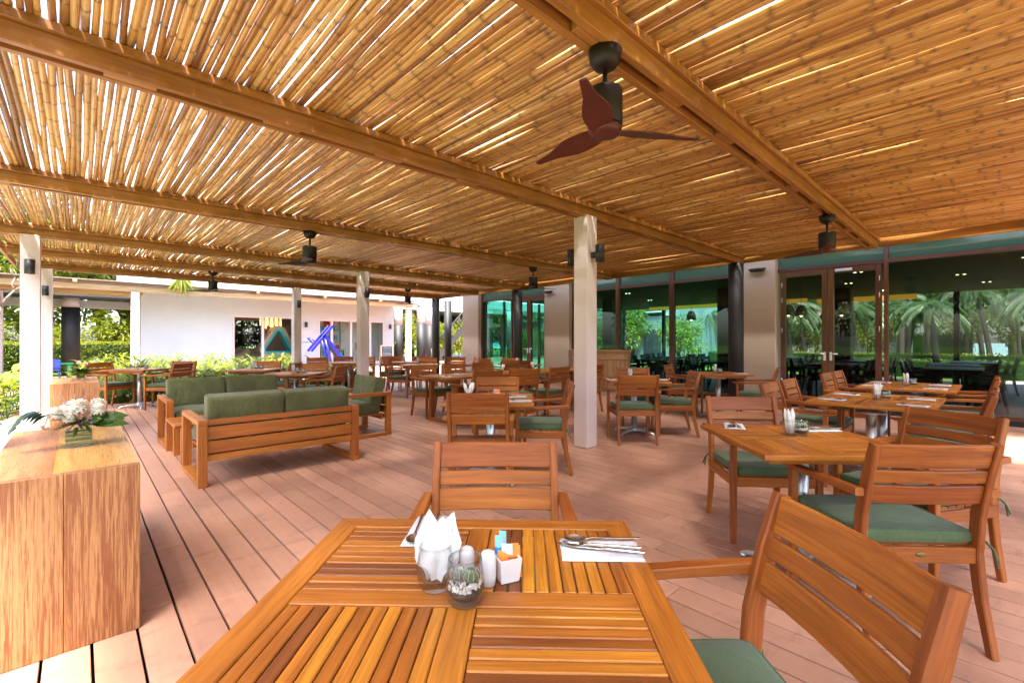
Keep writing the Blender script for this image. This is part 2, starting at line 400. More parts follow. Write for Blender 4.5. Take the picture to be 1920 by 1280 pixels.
    def cushion(s, c, d, r=.02, puff=.01, n=8, rot=None, mi=0, wr=0.):
        h = [d[0] / 2, d[1] / 2, d[2] / 2]; thin = min(range(3), key=lambda i: d[i]); vs = []; fs = []; cache = {}
        def vert(q):
            k = tuple(round(x, 4) for x in q)
            if k in cache: return cache[k]
            p = [q[i] * h[i] for i in range(3)]; inn = [max(-h[i] + r, min(h[i] - r, p[i])) for i in range(3)]
            df = Vector([p[i] - inn[i] for i in range(3)]); L = df.length
            o = Vector(inn) + (df.normalized() * r if L > 1e-9 else Vector((0, 0, 0)))
            a, b = [q[i] for i in range(3) if i != thin]
            o[thin] += (1 if q[thin] > 0 else -1) * puff * (1 - a * a) * (1 - b * b) * (abs(q[thin]))
            if wr:
                o[thin] += wr * math.sin(a * 9 + b * 4 + c[0] * 7) * math.sin(b * 7 + c[1] * 5) * (abs(q[thin]))
            cache[k] = len(vs); vs.append(o); return cache[k]
        lin = [math.sin((-1 + 2 * i / n) * PI / 2 * .96) / math.sin(PI / 2 * .96) for i in range(n + 1)]
        for a in range(3):
            b, e = (a + 1) % 3, (a + 2) % 3
            for sg in (-1, 1):
                for i in range(n):
                    for j in range(n):
                        f = []
                        for (u, w) in ((i, j), (i + 1, j), (i + 1, j + 1), (i, j + 1)):
                            q = [0, 0, 0]; q[a] = sg; q[b] = lin[u]; q[e] = lin[w]; f.append(vert(q))
                        fs.append(f if sg > 0 else f[::-1])
        if rot is not None: vs = [rot @ v for v in vs]
        vs = [(v[0] + c[0], v[1] + c[1], v[2] + c[2]) for v in vs]
        return s.add(vs, fs, None, True, mi)
    def leaf(s, p, d, up, L, w, bend=.3, seg=3, fold=.15, mi=0, rv=None, shape=1.):
        """a lance-shaped leaf: a midrib bending towards the ground and two halves"""
        p = Vector(p); d = Vector(d).normalized(); up = Vector(up); sd = d.cross(up)
        if seg == 1:
            if sd.length < 1e-4: sd = Vector((1, 0, 0))
            sd.normalize(); nn = sd.cross(d).normalized(); q = p + d * L * .45 + nn * fold * w
            return s.add([p, q - sd * w * .5, p + d * L - nn * bend * L, q + sd * w * .5], [(0, 1, 2), (0, 2, 3)], None, False, mi, rv)
        if sd.length < 1e-4: sd = d.cross(Vector((1, 0, 0)))
        sd.normalize(); nn = sd.cross(d).normalized(); vs = []; fs = []
        for i in range(seg + 1):
            t = i / seg; q = p + d * (L * t) - nn * (bend * L * t * t)
            ww = w * .5 * (math.sin(PI * min(1, (t * .92 + .06)) ** shape))
            if i == 0: ww = w * .1
            if i == seg: ww = 0.002
            vs += [q - sd * ww + nn * (fold * ww), q, q + sd * ww + nn * (fold * ww)]
        for i in range(seg):
            a = i * 3; fs += [(a, a + 1, a + 4, a + 3), (a + 1, a + 2, a + 5, a + 4)]
        return s.add(vs, fs, None, False, mi, rv)

def link(name, data, parent=None, loc=None, rotz=None, label=None, cat=None, group=None, kind=None):
    o = bpy.data.objects.new(name, data); COL.objects.link(o)
    if parent is not None: o.parent = parent
    if loc is not None: o.location = loc
    if rotz is not None: o.rotation_euler = (0, 0, rotz)
    if label: o['label'] = label
    if cat: o['category'] = cat
    if group: o['group'] = group
    if kind: o['kind'] = kind
    return o
def thing(name, label, cat, loc=(0, 0, 0), rotz=0., group=None): return link(name, None, None, loc, rotz, label, cat, group)
def dup(o, loc=None, rotz=None, label=None, group=None, parent=None, sc=None):
    c = o.copy(); COL.objects.link(c)
    if parent is not None: c.parent = parent
    if loc is not None: c.location = loc
    if rotz is not None: c.rotation_euler = (0, 0, rotz)
    if sc is not None: c.scale = sc if isinstance(sc, tuple) else (sc, sc, sc)
    if label: c['label'] = label
    if group: c['group'] = group
    for ch in list(o.children): dup(ch, parent=c)
    return c
USED = set()
def place(proto, loc, rotz=0., label=None, group=None, sc=None):
    """the first call moves the built one itself, later calls copy it"""
    if proto.name in USED: return dup(proto, loc, rotz, label, group, sc=sc)
    USED.add(proto.name); proto.location = loc; proto.rotation_euler = (0, 0, rotz)
    if sc is not None: proto.scale = sc if isinstance(sc, tuple) else (sc, sc, sc)
    if label: proto['label'] = label
    if group: proto['group'] = group
    return proto
def structure(name, mb, mat, parent=None, kind='structure'): return mb.build(name, mat, parent, kind=kind if parent is None else None)
def join_arrays(name, items, mat, parent):
    """many (mesh, matrix, tone) copies joined into one mesh"""
    V = []; F = []; G = []; RV = []; D = []; off = 0
    for me, mx, k in items:
        n = len(me.vertices); co = np.empty(n * 3, np.float32); me.vertices.foreach_get('co', co); co = co.reshape(-1, 3)
        A = np.array(mx, dtype=np.float32); V.append(co @ A[:3, :3].T + A[:3, 3])
        g = np.empty(n * 3, np.float32); me.attributes['gr'].data.foreach_get('vector', g); G.append(g.reshape(-1, 3) + np.array([k * 31, k * 17, k * 9], np.float32))
        d = np.empty(n, np.float32); me.attributes['nd'].data.foreach_get('value', d); D.append(d); RV.append(np.full(n, k, np.float32))
        F += [[i + off for i in p.vertices] for p in me.polygons]; off += n
    me = bpy.data.meshes.new(name); me.from_pydata(np.concatenate(V).tolist(), [], F); me.materials.append(M[mat])
    for nm, ty, fld, arr in (('gr', 'FLOAT_VECTOR', 'vector', np.concatenate(G).ravel()), ('rv', 'FLOAT', 'value', np.concatenate(RV)), ('nd', 'FLOAT', 'value', np.concatenate(D))):
        a = me.attributes.new(nm, ty, 'POINT'); a.data.foreach_set(fld, arr)
    return link(name, me, parent, kind='stuff')

# ---------------------------------------------------------------- ground, deck
def sheet(name, x0, x1, y0, y1, z, mat, hole=None):
    m = MB(); m.add([(x0, y0, z), (x1, y0, z), (x1, y1, z), (x0, y1, z)], [(0, 1, 2, 3)]); return structure(name, m, mat)
sheet('lawn', -150, 75, -150, 150, -.21, 'lawn')
sheet('sea', 75, 800, -500, 500, -.9, 'sea')
sheet('sand', 68, 76, -150, 150, -.20, 'gravel')
sheet('planting_bed', .0, 6.3, 12.45, 24.9, -.17, 'gravel')
sheet('gravel_border', -2.2, -.70, -3, 16.49, -.195, 'gravel')
sheet('paved_path', 6.32, 30., 14.6, 40., -.03, 'deck')
sheet('walkway', -12, -.1, 16.5, 27, -.19, 'deck')
sheet('back_path', -.08, 6.3, 24.0, 34, -.10, 'deck')
m = MB(); m.box((-.55, 6.0, -.06), (.33, 17.6, .19), .01); structure('kerb', m, 'concrete')
m = MB(); m.box((3.1, 12.43, -.05), (6.4, .05, .10), .006); structure('deck_edge', m, 'teak')
sheet('deck_substructure', -.9, 10.25, -4, 14.6, -.06, 'dark')
deck = thing('deck', None, None); deck['kind'] = 'structure'
boards = []; P = .15
for i in range(-3, 72):
    x = -.335 + P * i + .0
    if x > 10.2: break
    y = -3.2 - random.random() * 2.2; end = 12.40 if x < 6.25 else 14.55
    while y < end:
        L = random.choice((2.2, 2.2, 2.2, 1.6)); y1 = min(y + L, end)
        if y1 - y > .1: boards.append((x, y, y1))
        y = y1
F2 = Vector((.6865, .727))
def seen(x, y):
    t = .6865 * x + .727 * y; r = .727 * x - .6865 * y
    return t > .3 and abs(r / t) < 1.2
def board_key(b):
    ym = max(min((b[1] + b[2]) / 2, b[2]), b[1]); d = math.hypot(b[0], ym)
    return (0 if seen(b[0], b[1]) or seen(b[0], b[2]) else 1, d)
boards.sort(key=board_key)
bm = MB(); bm.box((0, 0, -.0125), (.1395, 1., .025), .002, axis=1); BM1 = bm.mesh('deck_board', 'deck')
rest = []
for n, (x, y, y1) in enumerate(boards):
    dz = random.uniform(-.0012, .0006); L = y1 - y - .003
    if n < 290:
        o = link('deck_board', BM1, deck, (x, (y + y1) / 2, dz)); o.scale = (1, L, 1)
    else: rest.append((BM1, Matrix.Translation((x, (y + y1) / 2, dz)) @ Matrix.Diagonal((1, L, 1, 1)), random.random()))
join_arrays('distant_boards', rest, 'deck', deck)

# ---------------------------------------------------------------- bamboo pergola
perg = thing('bamboo_pergola', 'wide bamboo pole roof on timber beams with white and black columns over the terrace', 'pergola')
BY = [-2.7, -.65, 1.40, 3.46, 6.47, 9.5, 11.6, 13.68]; X0, X1 = -.95, 9.45
colm = MB(); colm.box((0, 0, 1.40), (.20, .20, 2.79), .006); CM = colm.mesh('column', 'white')
basem = MB()
rcol = MB(); rcol.lathe([(.135, 0), (.135, 2.775)], 28); RCM = rcol.mesh('round_column', 'blackcol')
for y in (-.65, 3.46, 9.5, 13.68):
    for x in (-.5, 4.5): link('column', CM, perg, (x, y, 0))
    link('round_column', RCM, perg, (9.2, y, 0))
link('round_column', RCM, perg, (9.95, 14.0, 0))
rail = MB(); rail.box((0, 0, 0), (X1 - X0 - .1, .046, .105), .004); RAILM = rail.mesh('rail', 'beam')
led = MB(); led.box((0, 0, 0), (X1 - X0 - .1, .035, .05), .003); LEDM = led.mesh('ledger', 'beam')
plank = MB(); plank.box((0, 0, 0), (X1 - X0 - .1, .205, .022), .003); PLM = plank.mesh('top_plank', 'beam')
spc = MB(); spc.box((0, 0, 0), (.24, .05, .10), .002); SPM = spc.mesh('spacer_block', 'beam')
xm = (X0 + X1) / 2
for y in BY:
    b = link('beam', None, perg, (0, y, 0))
    for sy in (-1, 1):
        link('rail', RAILM, b, (xm, sy * .052, 2.8325)); link('ledger', LEDM, b, (xm, sy * .0855, 2.914))
    link('top_plank', PLM, b, (xm, 0, 2.899 - .002))
    x = X0 + .35
    while x < X1 - .2:
        link('spacer_block', SPM, b, (x, 0, 2.8345)); x += .82
fas = MB(); fas.box((0, 0, 0), (.045, BY[-1] - BY[0] + .25, .15), .004); FM = fas.mesh('fascia_board', 'beam')
for x in (X0, X1): link('fascia_board', FM, perg, (x, (BY[0] + BY[-1]) / 2, 2.885))

def pole_mesh(L, nodes, seed):
    rn = random.Random(seed); m = MB(); n = 8; vs = []; gr = []; nd = []; rings = []
    ph = rn.random(); am = rn.uniform(.002, .010); ph2 = rn.random() * 6; tp = rn.uniform(-.08, .08)
    st = [0.]
    for k in range(nodes):
        yk = (k + ph) / nodes * L
        if .05 < yk < L - .05: st += [yk - .022, yk - .005, yk, yk + .006, yk + .03]
    st += [L]
    for y in st:
        near = min(abs(y - (k + ph) / nodes * L) for k in range(nodes))
        r = .0205 * (1 + tp * (y / L - .5)); d = 0.
        if near < .001: r *= 1.10; d = 1.
        elif near < .0055: r *= 1.04; d = .55
        elif near < .0065: r *= 1.0; d = .7
        u = y / L
        ox = am * math.sin(PI * u * 2 + ph2); oz = am * .5 * math.sin(PI * u * 3 + ph2)
        for k in range(n):
            q = 2 * PI * k / n; vs.append((ox + r * math.cos(q), y - L / 2, oz + r * math.sin(q)))
            gr.append((y, r * math.cos(q), r * math.sin(q))); nd.append(d)
    ns = len(st)
    fs = [(i * n + k, i * n + (k + 1) % n, i * n + n + (k + 1) % n, i * n + n + k)[::-1] for i in range(ns - 1) for k in range(n)]
    fs += [tuple(range(n)), tuple((ns - 1) * n + k for k in range(n))[::-1]]
    m.add(vs, fs, gr, True, nd=nd, rv=0.); return m.mesh('bamboo_pole', 'bamboo')
PS = [pole_mesh(2.03, 6, i) for i in range(7)]; PLg = [pole_mesh(3.0, 9, 20 + i) for i in range(7)]
poles = []
for b in range(len(BY) - 1):
    y0, y1 = BY[b] + .012, BY[b + 1] - .012; L = y1 - y0; x = X0 + .05
    while x < X1 - .04:
        d = random.uniform(.80, 1.08) if random.random() < .9 else random.uniform(.6, .85)
        gap = random.choice((-.001, -.0005, 0., .0005, .001, .0025, .005))
        if random.random() < .03: gap = .014
        w = .0405 * d; x += w / 2
        skip = (b == 0 and 6.3 < x < 8.1)                              # unseen roof gap, added to let a sun patch fall on the deck
        if not skip:
            me = random.choice(PLg if L > 2.5 else PS); Lm = 3.0 if L > 2.5 else 2.03
            sk = random.uniform(-.012, .012) / L
            mx = Matrix.Translation((x, (y0 + y1) / 2, 2.938 + .021 * d + random.uniform(-.003, .006))) @ Matrix.Rotation(sk, 4, 'Z') @ Matrix.Rotation(random.random() * 6.28, 4, 'Y') @ Matrix.Diagonal((d, L / Lm * random.choice((1, -1)), d, 1))
            t = .6865 * x + .727 * (y0 + y1) / 2; vis = seen(x, y0) or seen(x, y1) or seen(x, (y0 + y1) / 2)
            dist = Vector((x, max(y0, min(y1, 0.)), 1.65)).length
            poles.append(((0 if vis and b > 0 else 1, dist / L), me, mx, random.random()))
        x += w / 2 + gap
poles.sort(key=lambda p: p[0])
for i, (_, me, mx, k) in enumerate(poles[:296]):
    o = link('bamboo_pole', me, perg); o.matrix_world = mx
rp = join_arrays('distant_poles', [(a, b, c) for _, a, b, c in poles[296:]], 'bamboo', perg)
rp.data.polygons.foreach_set('use_smooth', np.ones(len(rp.data.polygons), dtype=bool))

# wall lights on the white columns
sc0 = thing('wall_light', '', 'wall light')
m = MB(); m.lathe([(.054, -.10), (.054, .10), (.050, .10), (.050, .085)], 20, (0, -.115, 0)); m.build('shade', 'black', sc0)
m = MB(); m.box((0, -.032, -.01), (.055, .062, .07), .004); m.build('bracket', 'black', sc0)
for (x, y, who) in ((4.5, 3.46, 'the nearest white column, amid the tables'), (4.5, 9.5, 'the white column behind the green armchair'), (4.5, 13.68, 'the white column at the planting bed'),
                    (-.5, 9.5, 'the thick leftmost white column'), (-.5, 13.68, 'the column right behind the leftmost')):
    place(sc0, (x, y - .1005, 2.325), 0, 'black cylinder wall light on the front of ' + who, 'cylinder wall lights on the columns')
    place(sc0, (x, y + .1005, 2.325), PI, 'black cylinder wall light on the far side of ' + who, 'cylinder wall lights on the columns')

# ceiling fans
def make_fan(bladem):
    f = thing('ceiling_fan', '', 'ceiling fan')
    m = MB(); m.lathe([(.02, -.095), (.055, -.085), (.078, -.055), (.088, 0.0)], 24); m.build('canopy', 'fan', f)
    m = MB(); m.tube([(0, 0, -.09), (0, 0, -.215)], .0125, 10); m.build('rod', 'fan', f)
    m = MB(); m.lathe([(.03, -.20), (.088, -.205), (.090, -.215), (.090, -.385), (.080, -.39)], 28); m.build('motor_housing', 'fan', f)
    m = MB(); m.lathe([(.03, -.435), (.075, -.43), (.088, -.40), (.078, -.388)], 24); m.build('hub', bladem, f)
    for k in range(3):
        q = R(-36 + 120 * k); m = MB(); n = 7; vs = []; fs = []
        for i in range(n + 1):
            t = i / n; r = .05 + .47 * t; w = (.040 + .030 * math.sin(PI * min(1, t * 1.3 + .1))) * (1 - .6 * max(0, t - .5) / .5)
            pz = -.415 - .006 * t; tw = R(16 - 9 * t)
            for (u, z) in ((-w, .004), (w, .004), (w, -.004), (-w, -.004)):
                vs.append((r, u * math.cos(tw) + .012 * t, pz + u * math.sin(tw) + z))
        for i in range(n):
            for k2 in range(4): fs.append((i * 4 + k2, i * 4 + (k2 + 1) % 4, i * 4 + 4 + (k2 + 1) % 4, i * 4 + 4 + k2))
        fs += [(3, 2, 1, 0), tuple(n * 4 + j for j in range(4))]
        vs = [(a * math.cos(q) - b * math.sin(q), a * math.sin(q) + b * math.cos(q), c) for a, b, c in vs]
        m.add(vs, fs); m.build('blade', bladem, f)
    return f
FG = 'ceiling fans under the bamboo roof'
f1 = make_fan('fanred'); f1.location = (1.985, 1.40, 2.782); f1['label'] = 'large dark ceiling fan with red-brown blades hanging nearest, over the front of the terrace'; f1['group'] = FG
dup(f1, (6.5, 1.40, 2.782), R(-12), 'dark ceiling fan with red-brown blades near the glass doors on the right', FG)
f2 = make_fan('fan'); f2.location = (2.3, 6.47, 2.782); f2.rotation_euler = (0, 0, R(35)); f2['label'] = 'black ceiling fan over the green sofas'; f2['group'] = FG
dup(f2, (6.7, 6.47, 2.782), R(12), 'black ceiling fan just left of the nearest white column, over the long table', FG)
dup(f2, (2.1, 11.6, 2.782), R(60), 'far black ceiling fan in front of the blank white wall', FG)
dup(f2, (6.85, 11.6, 2.782), R(20), 'smallest far black ceiling fan right of the column behind the armchair', FG)

# ---------------------------------------------------------------- chairs
def make_chair(mat, cush=True, fab='fabric', badge=True):
    t = thing('armchair', '', 'chair')
    prof = [(-.285, 0), (-.235, .22), (-.212, .40), (-.224, .56), (-.262, .73), (-.302, .868)]
    for s in (-1, 1):
        m = MB(); m.sweep([(s * .236, y, z) for y, z in prof], .030, [.036, .044, .052, .052, .048, .040], (1, 0, 0), .005); m.build('rear_leg', mat, t)
        m = MB(); m.sweep([(s * .262, .236, 0), (s * .262, .232, .40), (s * .262, .236, .628)], [.032, .038, .036], [.032, .038, .036], (1, 0, 0), .004); m.build('front_leg', mat, t)
        m = MB(); m.sweep([(s * .270, -.262, .660), (s * .271, -.06, .652), (s * .270, .16, .640), (s * .268, .268, .640), (s * .267, .306, .648)], [.036, .044, .050, .052, .046], [.034, .030, .028, .026, .008], (1, 0, 0), .004)
        m.build('armrest', mat, t)
        m = MB(); m.sweep([(s * .25, -.215, .388), (s * .258, .22, .388)], .022, .062, (1, 0, 0), .003); m.build('side_rail', mat, t)
    m = MB(); m.box((0, .228, .388), (.49, .022, .062), .003); m.build('front_rail', mat, t)
    m = MB(); m.box((0, -.218, .388), (.45, .024, .066), .003); rr = m.build('rear_rail', mat, t)
    if badge:
        m = MB(); m.lathe([(.0, 0.), (.018, 0), (.020, .0012), (.016, .0022), (0.0005, .0022)], 18); o = m.build('oval_badge', 'brass', rr)
        o.location = (0, -.2302, .392); o.rotation_euler = (R(90), 0, 0); o.scale = (1, .55, 1)
    for (z0, z1) in ((.767, .867), (.702, .758), (.610, .693)):
        m = MB(); zc = (z0 + z1) / 2
        yc = -.224 - (zc - .56) / (.868 - .56) * .078; a = math.atan2(.078, .308)
        pts = [(u * .222, yc - .016 * (1 - u * u), zc) for u in (-1, -.6, -.2, .2, .6, 1)]
        m.sweep(pts, (z1 - z0), .019, (0, -math.sin(a), math.cos(a)), .004); m.build('back_slat', mat, t)
    for k in range(7):
        m = MB(); m.box((0, -.17 + k * .060, .4235), (.47, .052, .012), .002); m.build('seat_slat', mat, t)
    if cush:
        m = MB(); m.cushion((0, .018, .459), (.475, .465, .052), .018, .008, 7); cu = m.build('seat_cushion', fab, t)
        m = MB()
        for z in (.439, .479):
            pts = []
            for k in range(33):
                q = 2 * PI * k / 32; sx, sy = math.cos(q), math.sin(q); e = .18
                pts.append((math.copysign(abs(sx) ** e, sx) * .2345, .018 + math.copysign(abs(sy) ** e, sy) * .2295, z))
            m.tube(pts, .0032, 5, caps=False)
        m.build('piping', fab, cu)
        for s in (-1, 1):
            m = MB(); m.tube([(s * .22, -.20, .45), (s * .257, -.232, .452), (s * .262, -.262, .43), (s * .268, -.272, .36)], .0045, 5)
            m.tube([(s * .257, -.232, .452), (s * .275, -.25, .42), (s * .29, -.25, .38)], .0045, 5); m.build('tie', fab, cu)
    return t
chairA = make_chair('teak'); chairB = make_chair('teak', False); chairB.name = 'bare_armchair'
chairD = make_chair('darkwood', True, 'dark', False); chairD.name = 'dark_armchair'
CG = 'teak armchairs set round the terrace tables'
def chair(bx, by, nx, ny, label, proto=None, group=CG):
    """bx, by: middle of the top of the backrest; nx, ny: the way it faces"""
    n = Vector((nx, ny)).normalized(); proto = proto or chairA
    loc = (bx + n.x * .302, by + n.y * .302, 0)
    o = place(proto, loc, math.atan2(n.y, n.x) - PI / 2, label, group)
    if proto is chairB: o.name = 'armchair'
    return o
TA = 'green-cushioned teak armchair '
chair(1.244, 1.415, -.687, -.727, TA + 'facing the camera from the far side of the nearest table')
chair(1.225, .225, -.746, .666, TA + 'seen from behind in the bottom right corner, nearest of all the chairs')
chair(3.60, 1.325, -.736, -.677, TA + 'left of the right-hand square table, its cushion tie hanging loose')
chair(2.505, .17, .717, .697, TA + 'with oval badge, its back to us, at the right-hand square table')
chair(3.72, .18, -.87, .50, TA + 'turned at an angle just behind the badge chair at the right edge')
chair(5.05, 1.58, 0, -1, TA + 'nearer of the pair left of the rectangular table right of centre')
chair(5.64, 1.58, 0.03, -1, TA + 'farther of the pair left of the rectangular table right of centre')
chair(7.13, 1.55, 0, -1, TA + 'first of the pair by the glass door at the rearmost right table')
chair(7.72, 1.55, 0, -1, TA + 'second of the pair by the glass door at the rearmost right table')
chair(5.20, .02, -.03, 1, TA + 'seen edge-on, nearest of the row along the right edge')
chair(5.80, .01, .02, 1, TA + 'seen edge-on, second of the row along the right edge')
chair(7.15, .0, 0, 1, TA + 'seen edge-on, third of the row along the right edge')
chair(7.75, .0, 0, 1, TA + 'seen edge-on, last of the row along the right edge')
chair(4.99, 3.02, .687, .727, TA + 'seen from behind, right of the nearest white column')
chair(6.20, 2.87, -.62, .78, TA + 'side-on, right of the small table behind the nearest white column')
chair(6.32, 3.93, -.72, -.70, TA + 'facing us beyond the small table in front of the round wooden counter')
chair(7.75, 4.10, .25, -.97, TA + 'left of the table standing before the black round column')
chair(7.82, 2.32, -.25, .97, TA + 'against the beige pillar, right of the table by the black column')
chair(2.32, 2.855, .697, .717, 'bare teak armchair without cushion, its back to us, in front of the middle square table', chairB)
chair(3.56, 4.02, -.62, -.78, TA + 'facing us across the middle square table')
chair(3.61, 2.95, -.69, .73, TA + 'side-on, between the middle square table and the nearest white column')
chair(4.42, 6.98, .0, -1, TA + 'at the left end of the long table, its legs in full view')
chair(5.08, 6.98, .0, -1, TA + 'far side of the long table, second from its left end')
chair(5.80, 6.98, -.0, -1, TA + 'far side of the long table, behind its napkin glass')
chair(6.52, 6.98, 0, -1, TA + 'far side of the long table, last before its right end')
chair(4.24, 4.98, .1, 1, TA + 'near side of the long table, hidden behind the facing chair')
chair(4.92, 4.92, .35, .94, TA + 'near side of the long table, middle one seen from behind')
chair(5.66, 4.86, -.05, 1, TA + 'near side of the long table, just left of the nearest white column')
chair(6.70, 4.95, .1, .99, 'dark looking teak armchair half hidden behind the nearest white column')
chair(7.15, 8.55, .3, -.95, 'shaded teak armchair behind the flower glass near the black facade column')
chair(7.75, 8.25, -.3, -.95, 'shaded teak armchair right of the black facade column in front of the green door')
chair(7.0, 7.15, .3, .95, 'shaded reddish teak armchair between long table and the glass corner')
chair(5.16, 9.66, .72, -.70, TA + 'side-on, standing free right of the white column behind the green armchair')
chair(6.30, 9.75, -.66, -.75, TA + 'facing us beyond the small table left of the tall white wall end')
chair(6.85, 10.9, -.6, -.8, 'far dark teak armchair before the grey and white columns')
chair(6.45, 11.75, -.2, -1, 'far dark teak armchair by the pergola post, leftmost before the columns')
chair(7.35, 9.95, -.75, -.66, 'far dark teak armchair before the black column pair')
chair(7.75, 9.55, -.9, .4, 'far dark teak armchair tucked against the tall white wall end')
chair(5.25, 12.25, -.45, -.9, 'far teak armchair under the blue slide, left of the white column behind the armchair')
chair(5.65, 11.75, -.55, -.83, TA + 'just left of the white column behind the green armchair')
chair(6.15, 11.35, -.45, -.9, TA + 'just right of the white column, under the chalkboard')
chair(4.45, 12.0, -.2, -1, 'far teak armchair straight below the folded blue slide')
chair(3.22, 8.78, -.66, -.75, TA + 'facing us beyond the table behind the sofas')
chair(3.24, 7.62, -.72, .70, TA + 'side-on, right of the table behind the sofas')
chair(2.92, 10.55, -.66, -.75, TA + 'facing us beyond the table amid the bushes')
chair(3.10, 9.45, -.75, .66, TA + 'turned left, beside the white column in the planting bed')
chair(.28, 12.12, .57, -.82, TA + 'left of the leftmost table by the white wall')
chair(1.46, 10.72, -.72, .70, TA + 'right of the leftmost table, nearer of two overlapping ones')
chair(1.62, 11.75, -.66, -.75, TA + 'right of the leftmost table, farther of two overlapping ones')

# ---------------------------------------------------------------- tables
def quads(w, d, fr, dv, pitch):
    iw, idp = w - 2 * fr, d - 2 * fr; out = []
    qw, qd = (iw - dv) / 2, (idp - dv) / 2
    for (cx, cy, along) in ((-1, 1, 'x'), (1, 1, 'y'), (-1, -1, 'y'), (1, -1, 'x')):
        x0 = cx * (dv / 2 + qw / 2); y0 = cy * (dv / 2 + qd / 2); span = qd if along == 'x' else qw; L = qw if along == 'x' else qd
        n = round(span / pitch); p = span / n
        for k in range(n):
            o = -span / 2 + p * (k + .5)
            out.append(((x0, y0 + o), (L - .002, p - .0028)) if along == 'x' else ((x0 + o, y0), (p - .0028, L - .002)))
    return out
def top(t, w, d, z, split, pitch=.0298):
    fr, dv, th = .064, .058, .024
    for (ax, sg) in (('x', 1), ('x', -1), ('y', 1), ('y', -1)):
        m = MB(); a, b = (w / 2, d / 2)
        if ax == 'x': poly = [(-a, sg * b), (a, sg * b), (a - fr + .0005, sg * (b - fr)), (-a + fr - .0005, sg * (b - fr))]
        else: poly = [(sg * a, -b + .001), (sg * a, b - .001), (sg * (a - fr), b - fr), (sg * (a - fr), -b + fr)]
        if sum(poly[i][0] * poly[(i + 1) % 4][1] - poly[(i + 1) % 4][0] * poly[i][1] for i in range(4)) < 0: poly = poly[::-1]
        n = 4; e = .003; cx = sum(p[0] for p in poly) / 4; cy = sum(p[1] for p in poly) / 4
        ins = [(x - math.copysign(min(e, .003), x - cx), y - math.copysign(e, y - cy)) for x, y in poly]
        vs = [(x, y, z - th) for x, y in poly] + [(x, y, z - e) for x, y in poly] + [(x, y, z) for x, y in ins]
        fs = [(3, 2, 1, 0), (8, 9, 10, 11)] + [(r + i, r + (i + 1) % 4, r + 4 + (i + 1) % 4, r + 4 + i) for r in (0, 4) for i in range(4)]
        gr = [((x, y, zz) if ax == 'x' else (y, x, zz)) for x, y, zz in vs]; m.add(vs, fs, gr); m.build('frame_rail', 'teakrail', t)
    q = quads(w, d, fr, dv, pitch); big = MB()
    q2 = [((0, 0), (w - 2 * fr - .003, dv - .002)), ((0, (dv / 2 + (d - 2 * fr) / 2) / 2 + .0005), (dv - .002, (d - 2 * fr - dv) / 2 - .004)), ((0, -(dv / 2 + (d - 2 * fr) / 2) / 2 - .0005), (dv - .002, (d - 2 * fr - dv) / 2 - .004))]
    for (c, s) in q2:
        m = MB(); m.box((c[0], c[1], z - .0115 + .0005), (s[0], s[1], .022), .0022); m.build('divider', 'teakrail', t)
    for (c, s) in q:
        m = MB() if split else big
        m.box((c[0], c[1], z - .0112 + random.uniform(-.0006, .0002)), (s[0], s[1], .02), .0024 if split else 0)
        if split: m.build('slat', 'teakslat', t)
    if not split:
        o = big.build('slats', 'teakslat', t); o['kind'] = 'stuff'
    for s in (-1, 1):
        m = MB(); m.box((0, s * (d / 2 - .12), z - .045), (w - .14, .05, .04), .003); m.build('batten', 'teakslat', t)
def pedestal(t, x, y, z, nm='pedestal'):
    m = MB(); m.tube([(x, y, .07), (x, y, z - .07)], .039, 20); p = m.build(nm, 'steel', t)
    m = MB(); m.lathe([(.02, 0), (.11, 0), (.11, .012), (.045, .018), (.042, .03)], 20, (x, y, z - .095)); m.build('top_plate', 'alu', p)
    m = MB(); m.lathe([(.045, .10), (.052, .05), (.058, .028)], 20, (x, y, 0)); m.build('hub', 'alu', p)
    for k in range(4):
        q = PI / 4 + k * PI / 2; c, s = math.cos(q), math.sin(q); m = MB()
        m.sweep([(x + c * r, y + s * r, zz) for r, zz in ((.03, .062), (.15, .050), (.27, .034), (.305, .024))], [.056, .046, .040, .030], [.05, .036, .028, .016], (-s, c, 0), .008)
        m.lathe([(.018, 0), (.02, .012), (.016, .026)], 12, (x + c * .30, y + s * .30, 0)); m.build('foot', 'alu', p)
def make_table(w, d, split, n=1, rotfeet=True, z=.75):
    t = thing('dining_table', '', 'table'); top(t, w, d, z, split)
    for k in range(n): pedestal(t, 0 if n == 1 else (-.28 if k == 0 else .28), 0, z)
    return t
T1 = make_table(.842, .842, True); T1.location = (.579, .757, 0); T1.rotation_euler = (0, 0, R(-45)); T1['label'] = 'nearest square teak slat table with cutlery, sugar caddy and cactus glass'
TG = 'slatted teak dining tables on steel pedestals'; T1['group'] = TG
T2 = make_table(.79, .79, True); T2.location = (2.885, .745, 0); T2.rotation_euler = (0, 0, R(-45)); T2['label'] = 'square teak table at right between the badge chair and the loose-tie chair'; T2['group'] = TG
TL = make_table(1.20, .86, False, 2); TL.name = 'dining_table'
place(TL, (5.32, .76, 0), 0, 'rectangular teak table right of centre with four laid places', TG)
dup(TL, (7.26, .73, 0), 0, 'rearmost rectangular teak table at right, in front of the fixed glass', TG)
TS = make_table(.80, .80, False); TS.name = 'dining_table'
place(TS, (5.66, 3.50, 0), R(-45), 'small square teak table behind the nearest white column, before the round counter', TG)
dup(TS, (7.80, 3.22, 0), R(-45), 'square teak table in front of the black round column beside the beige pillar', TG)
dup(TS, (2.80, 3.26, 0), R(-45), 'middle square teak table between the bare chair and the facing chair', TG)
dup(TS, (2.66, 8.10, 0), R(-45), 'square teak table behind the sofas with a patterned napkin holder', TG)
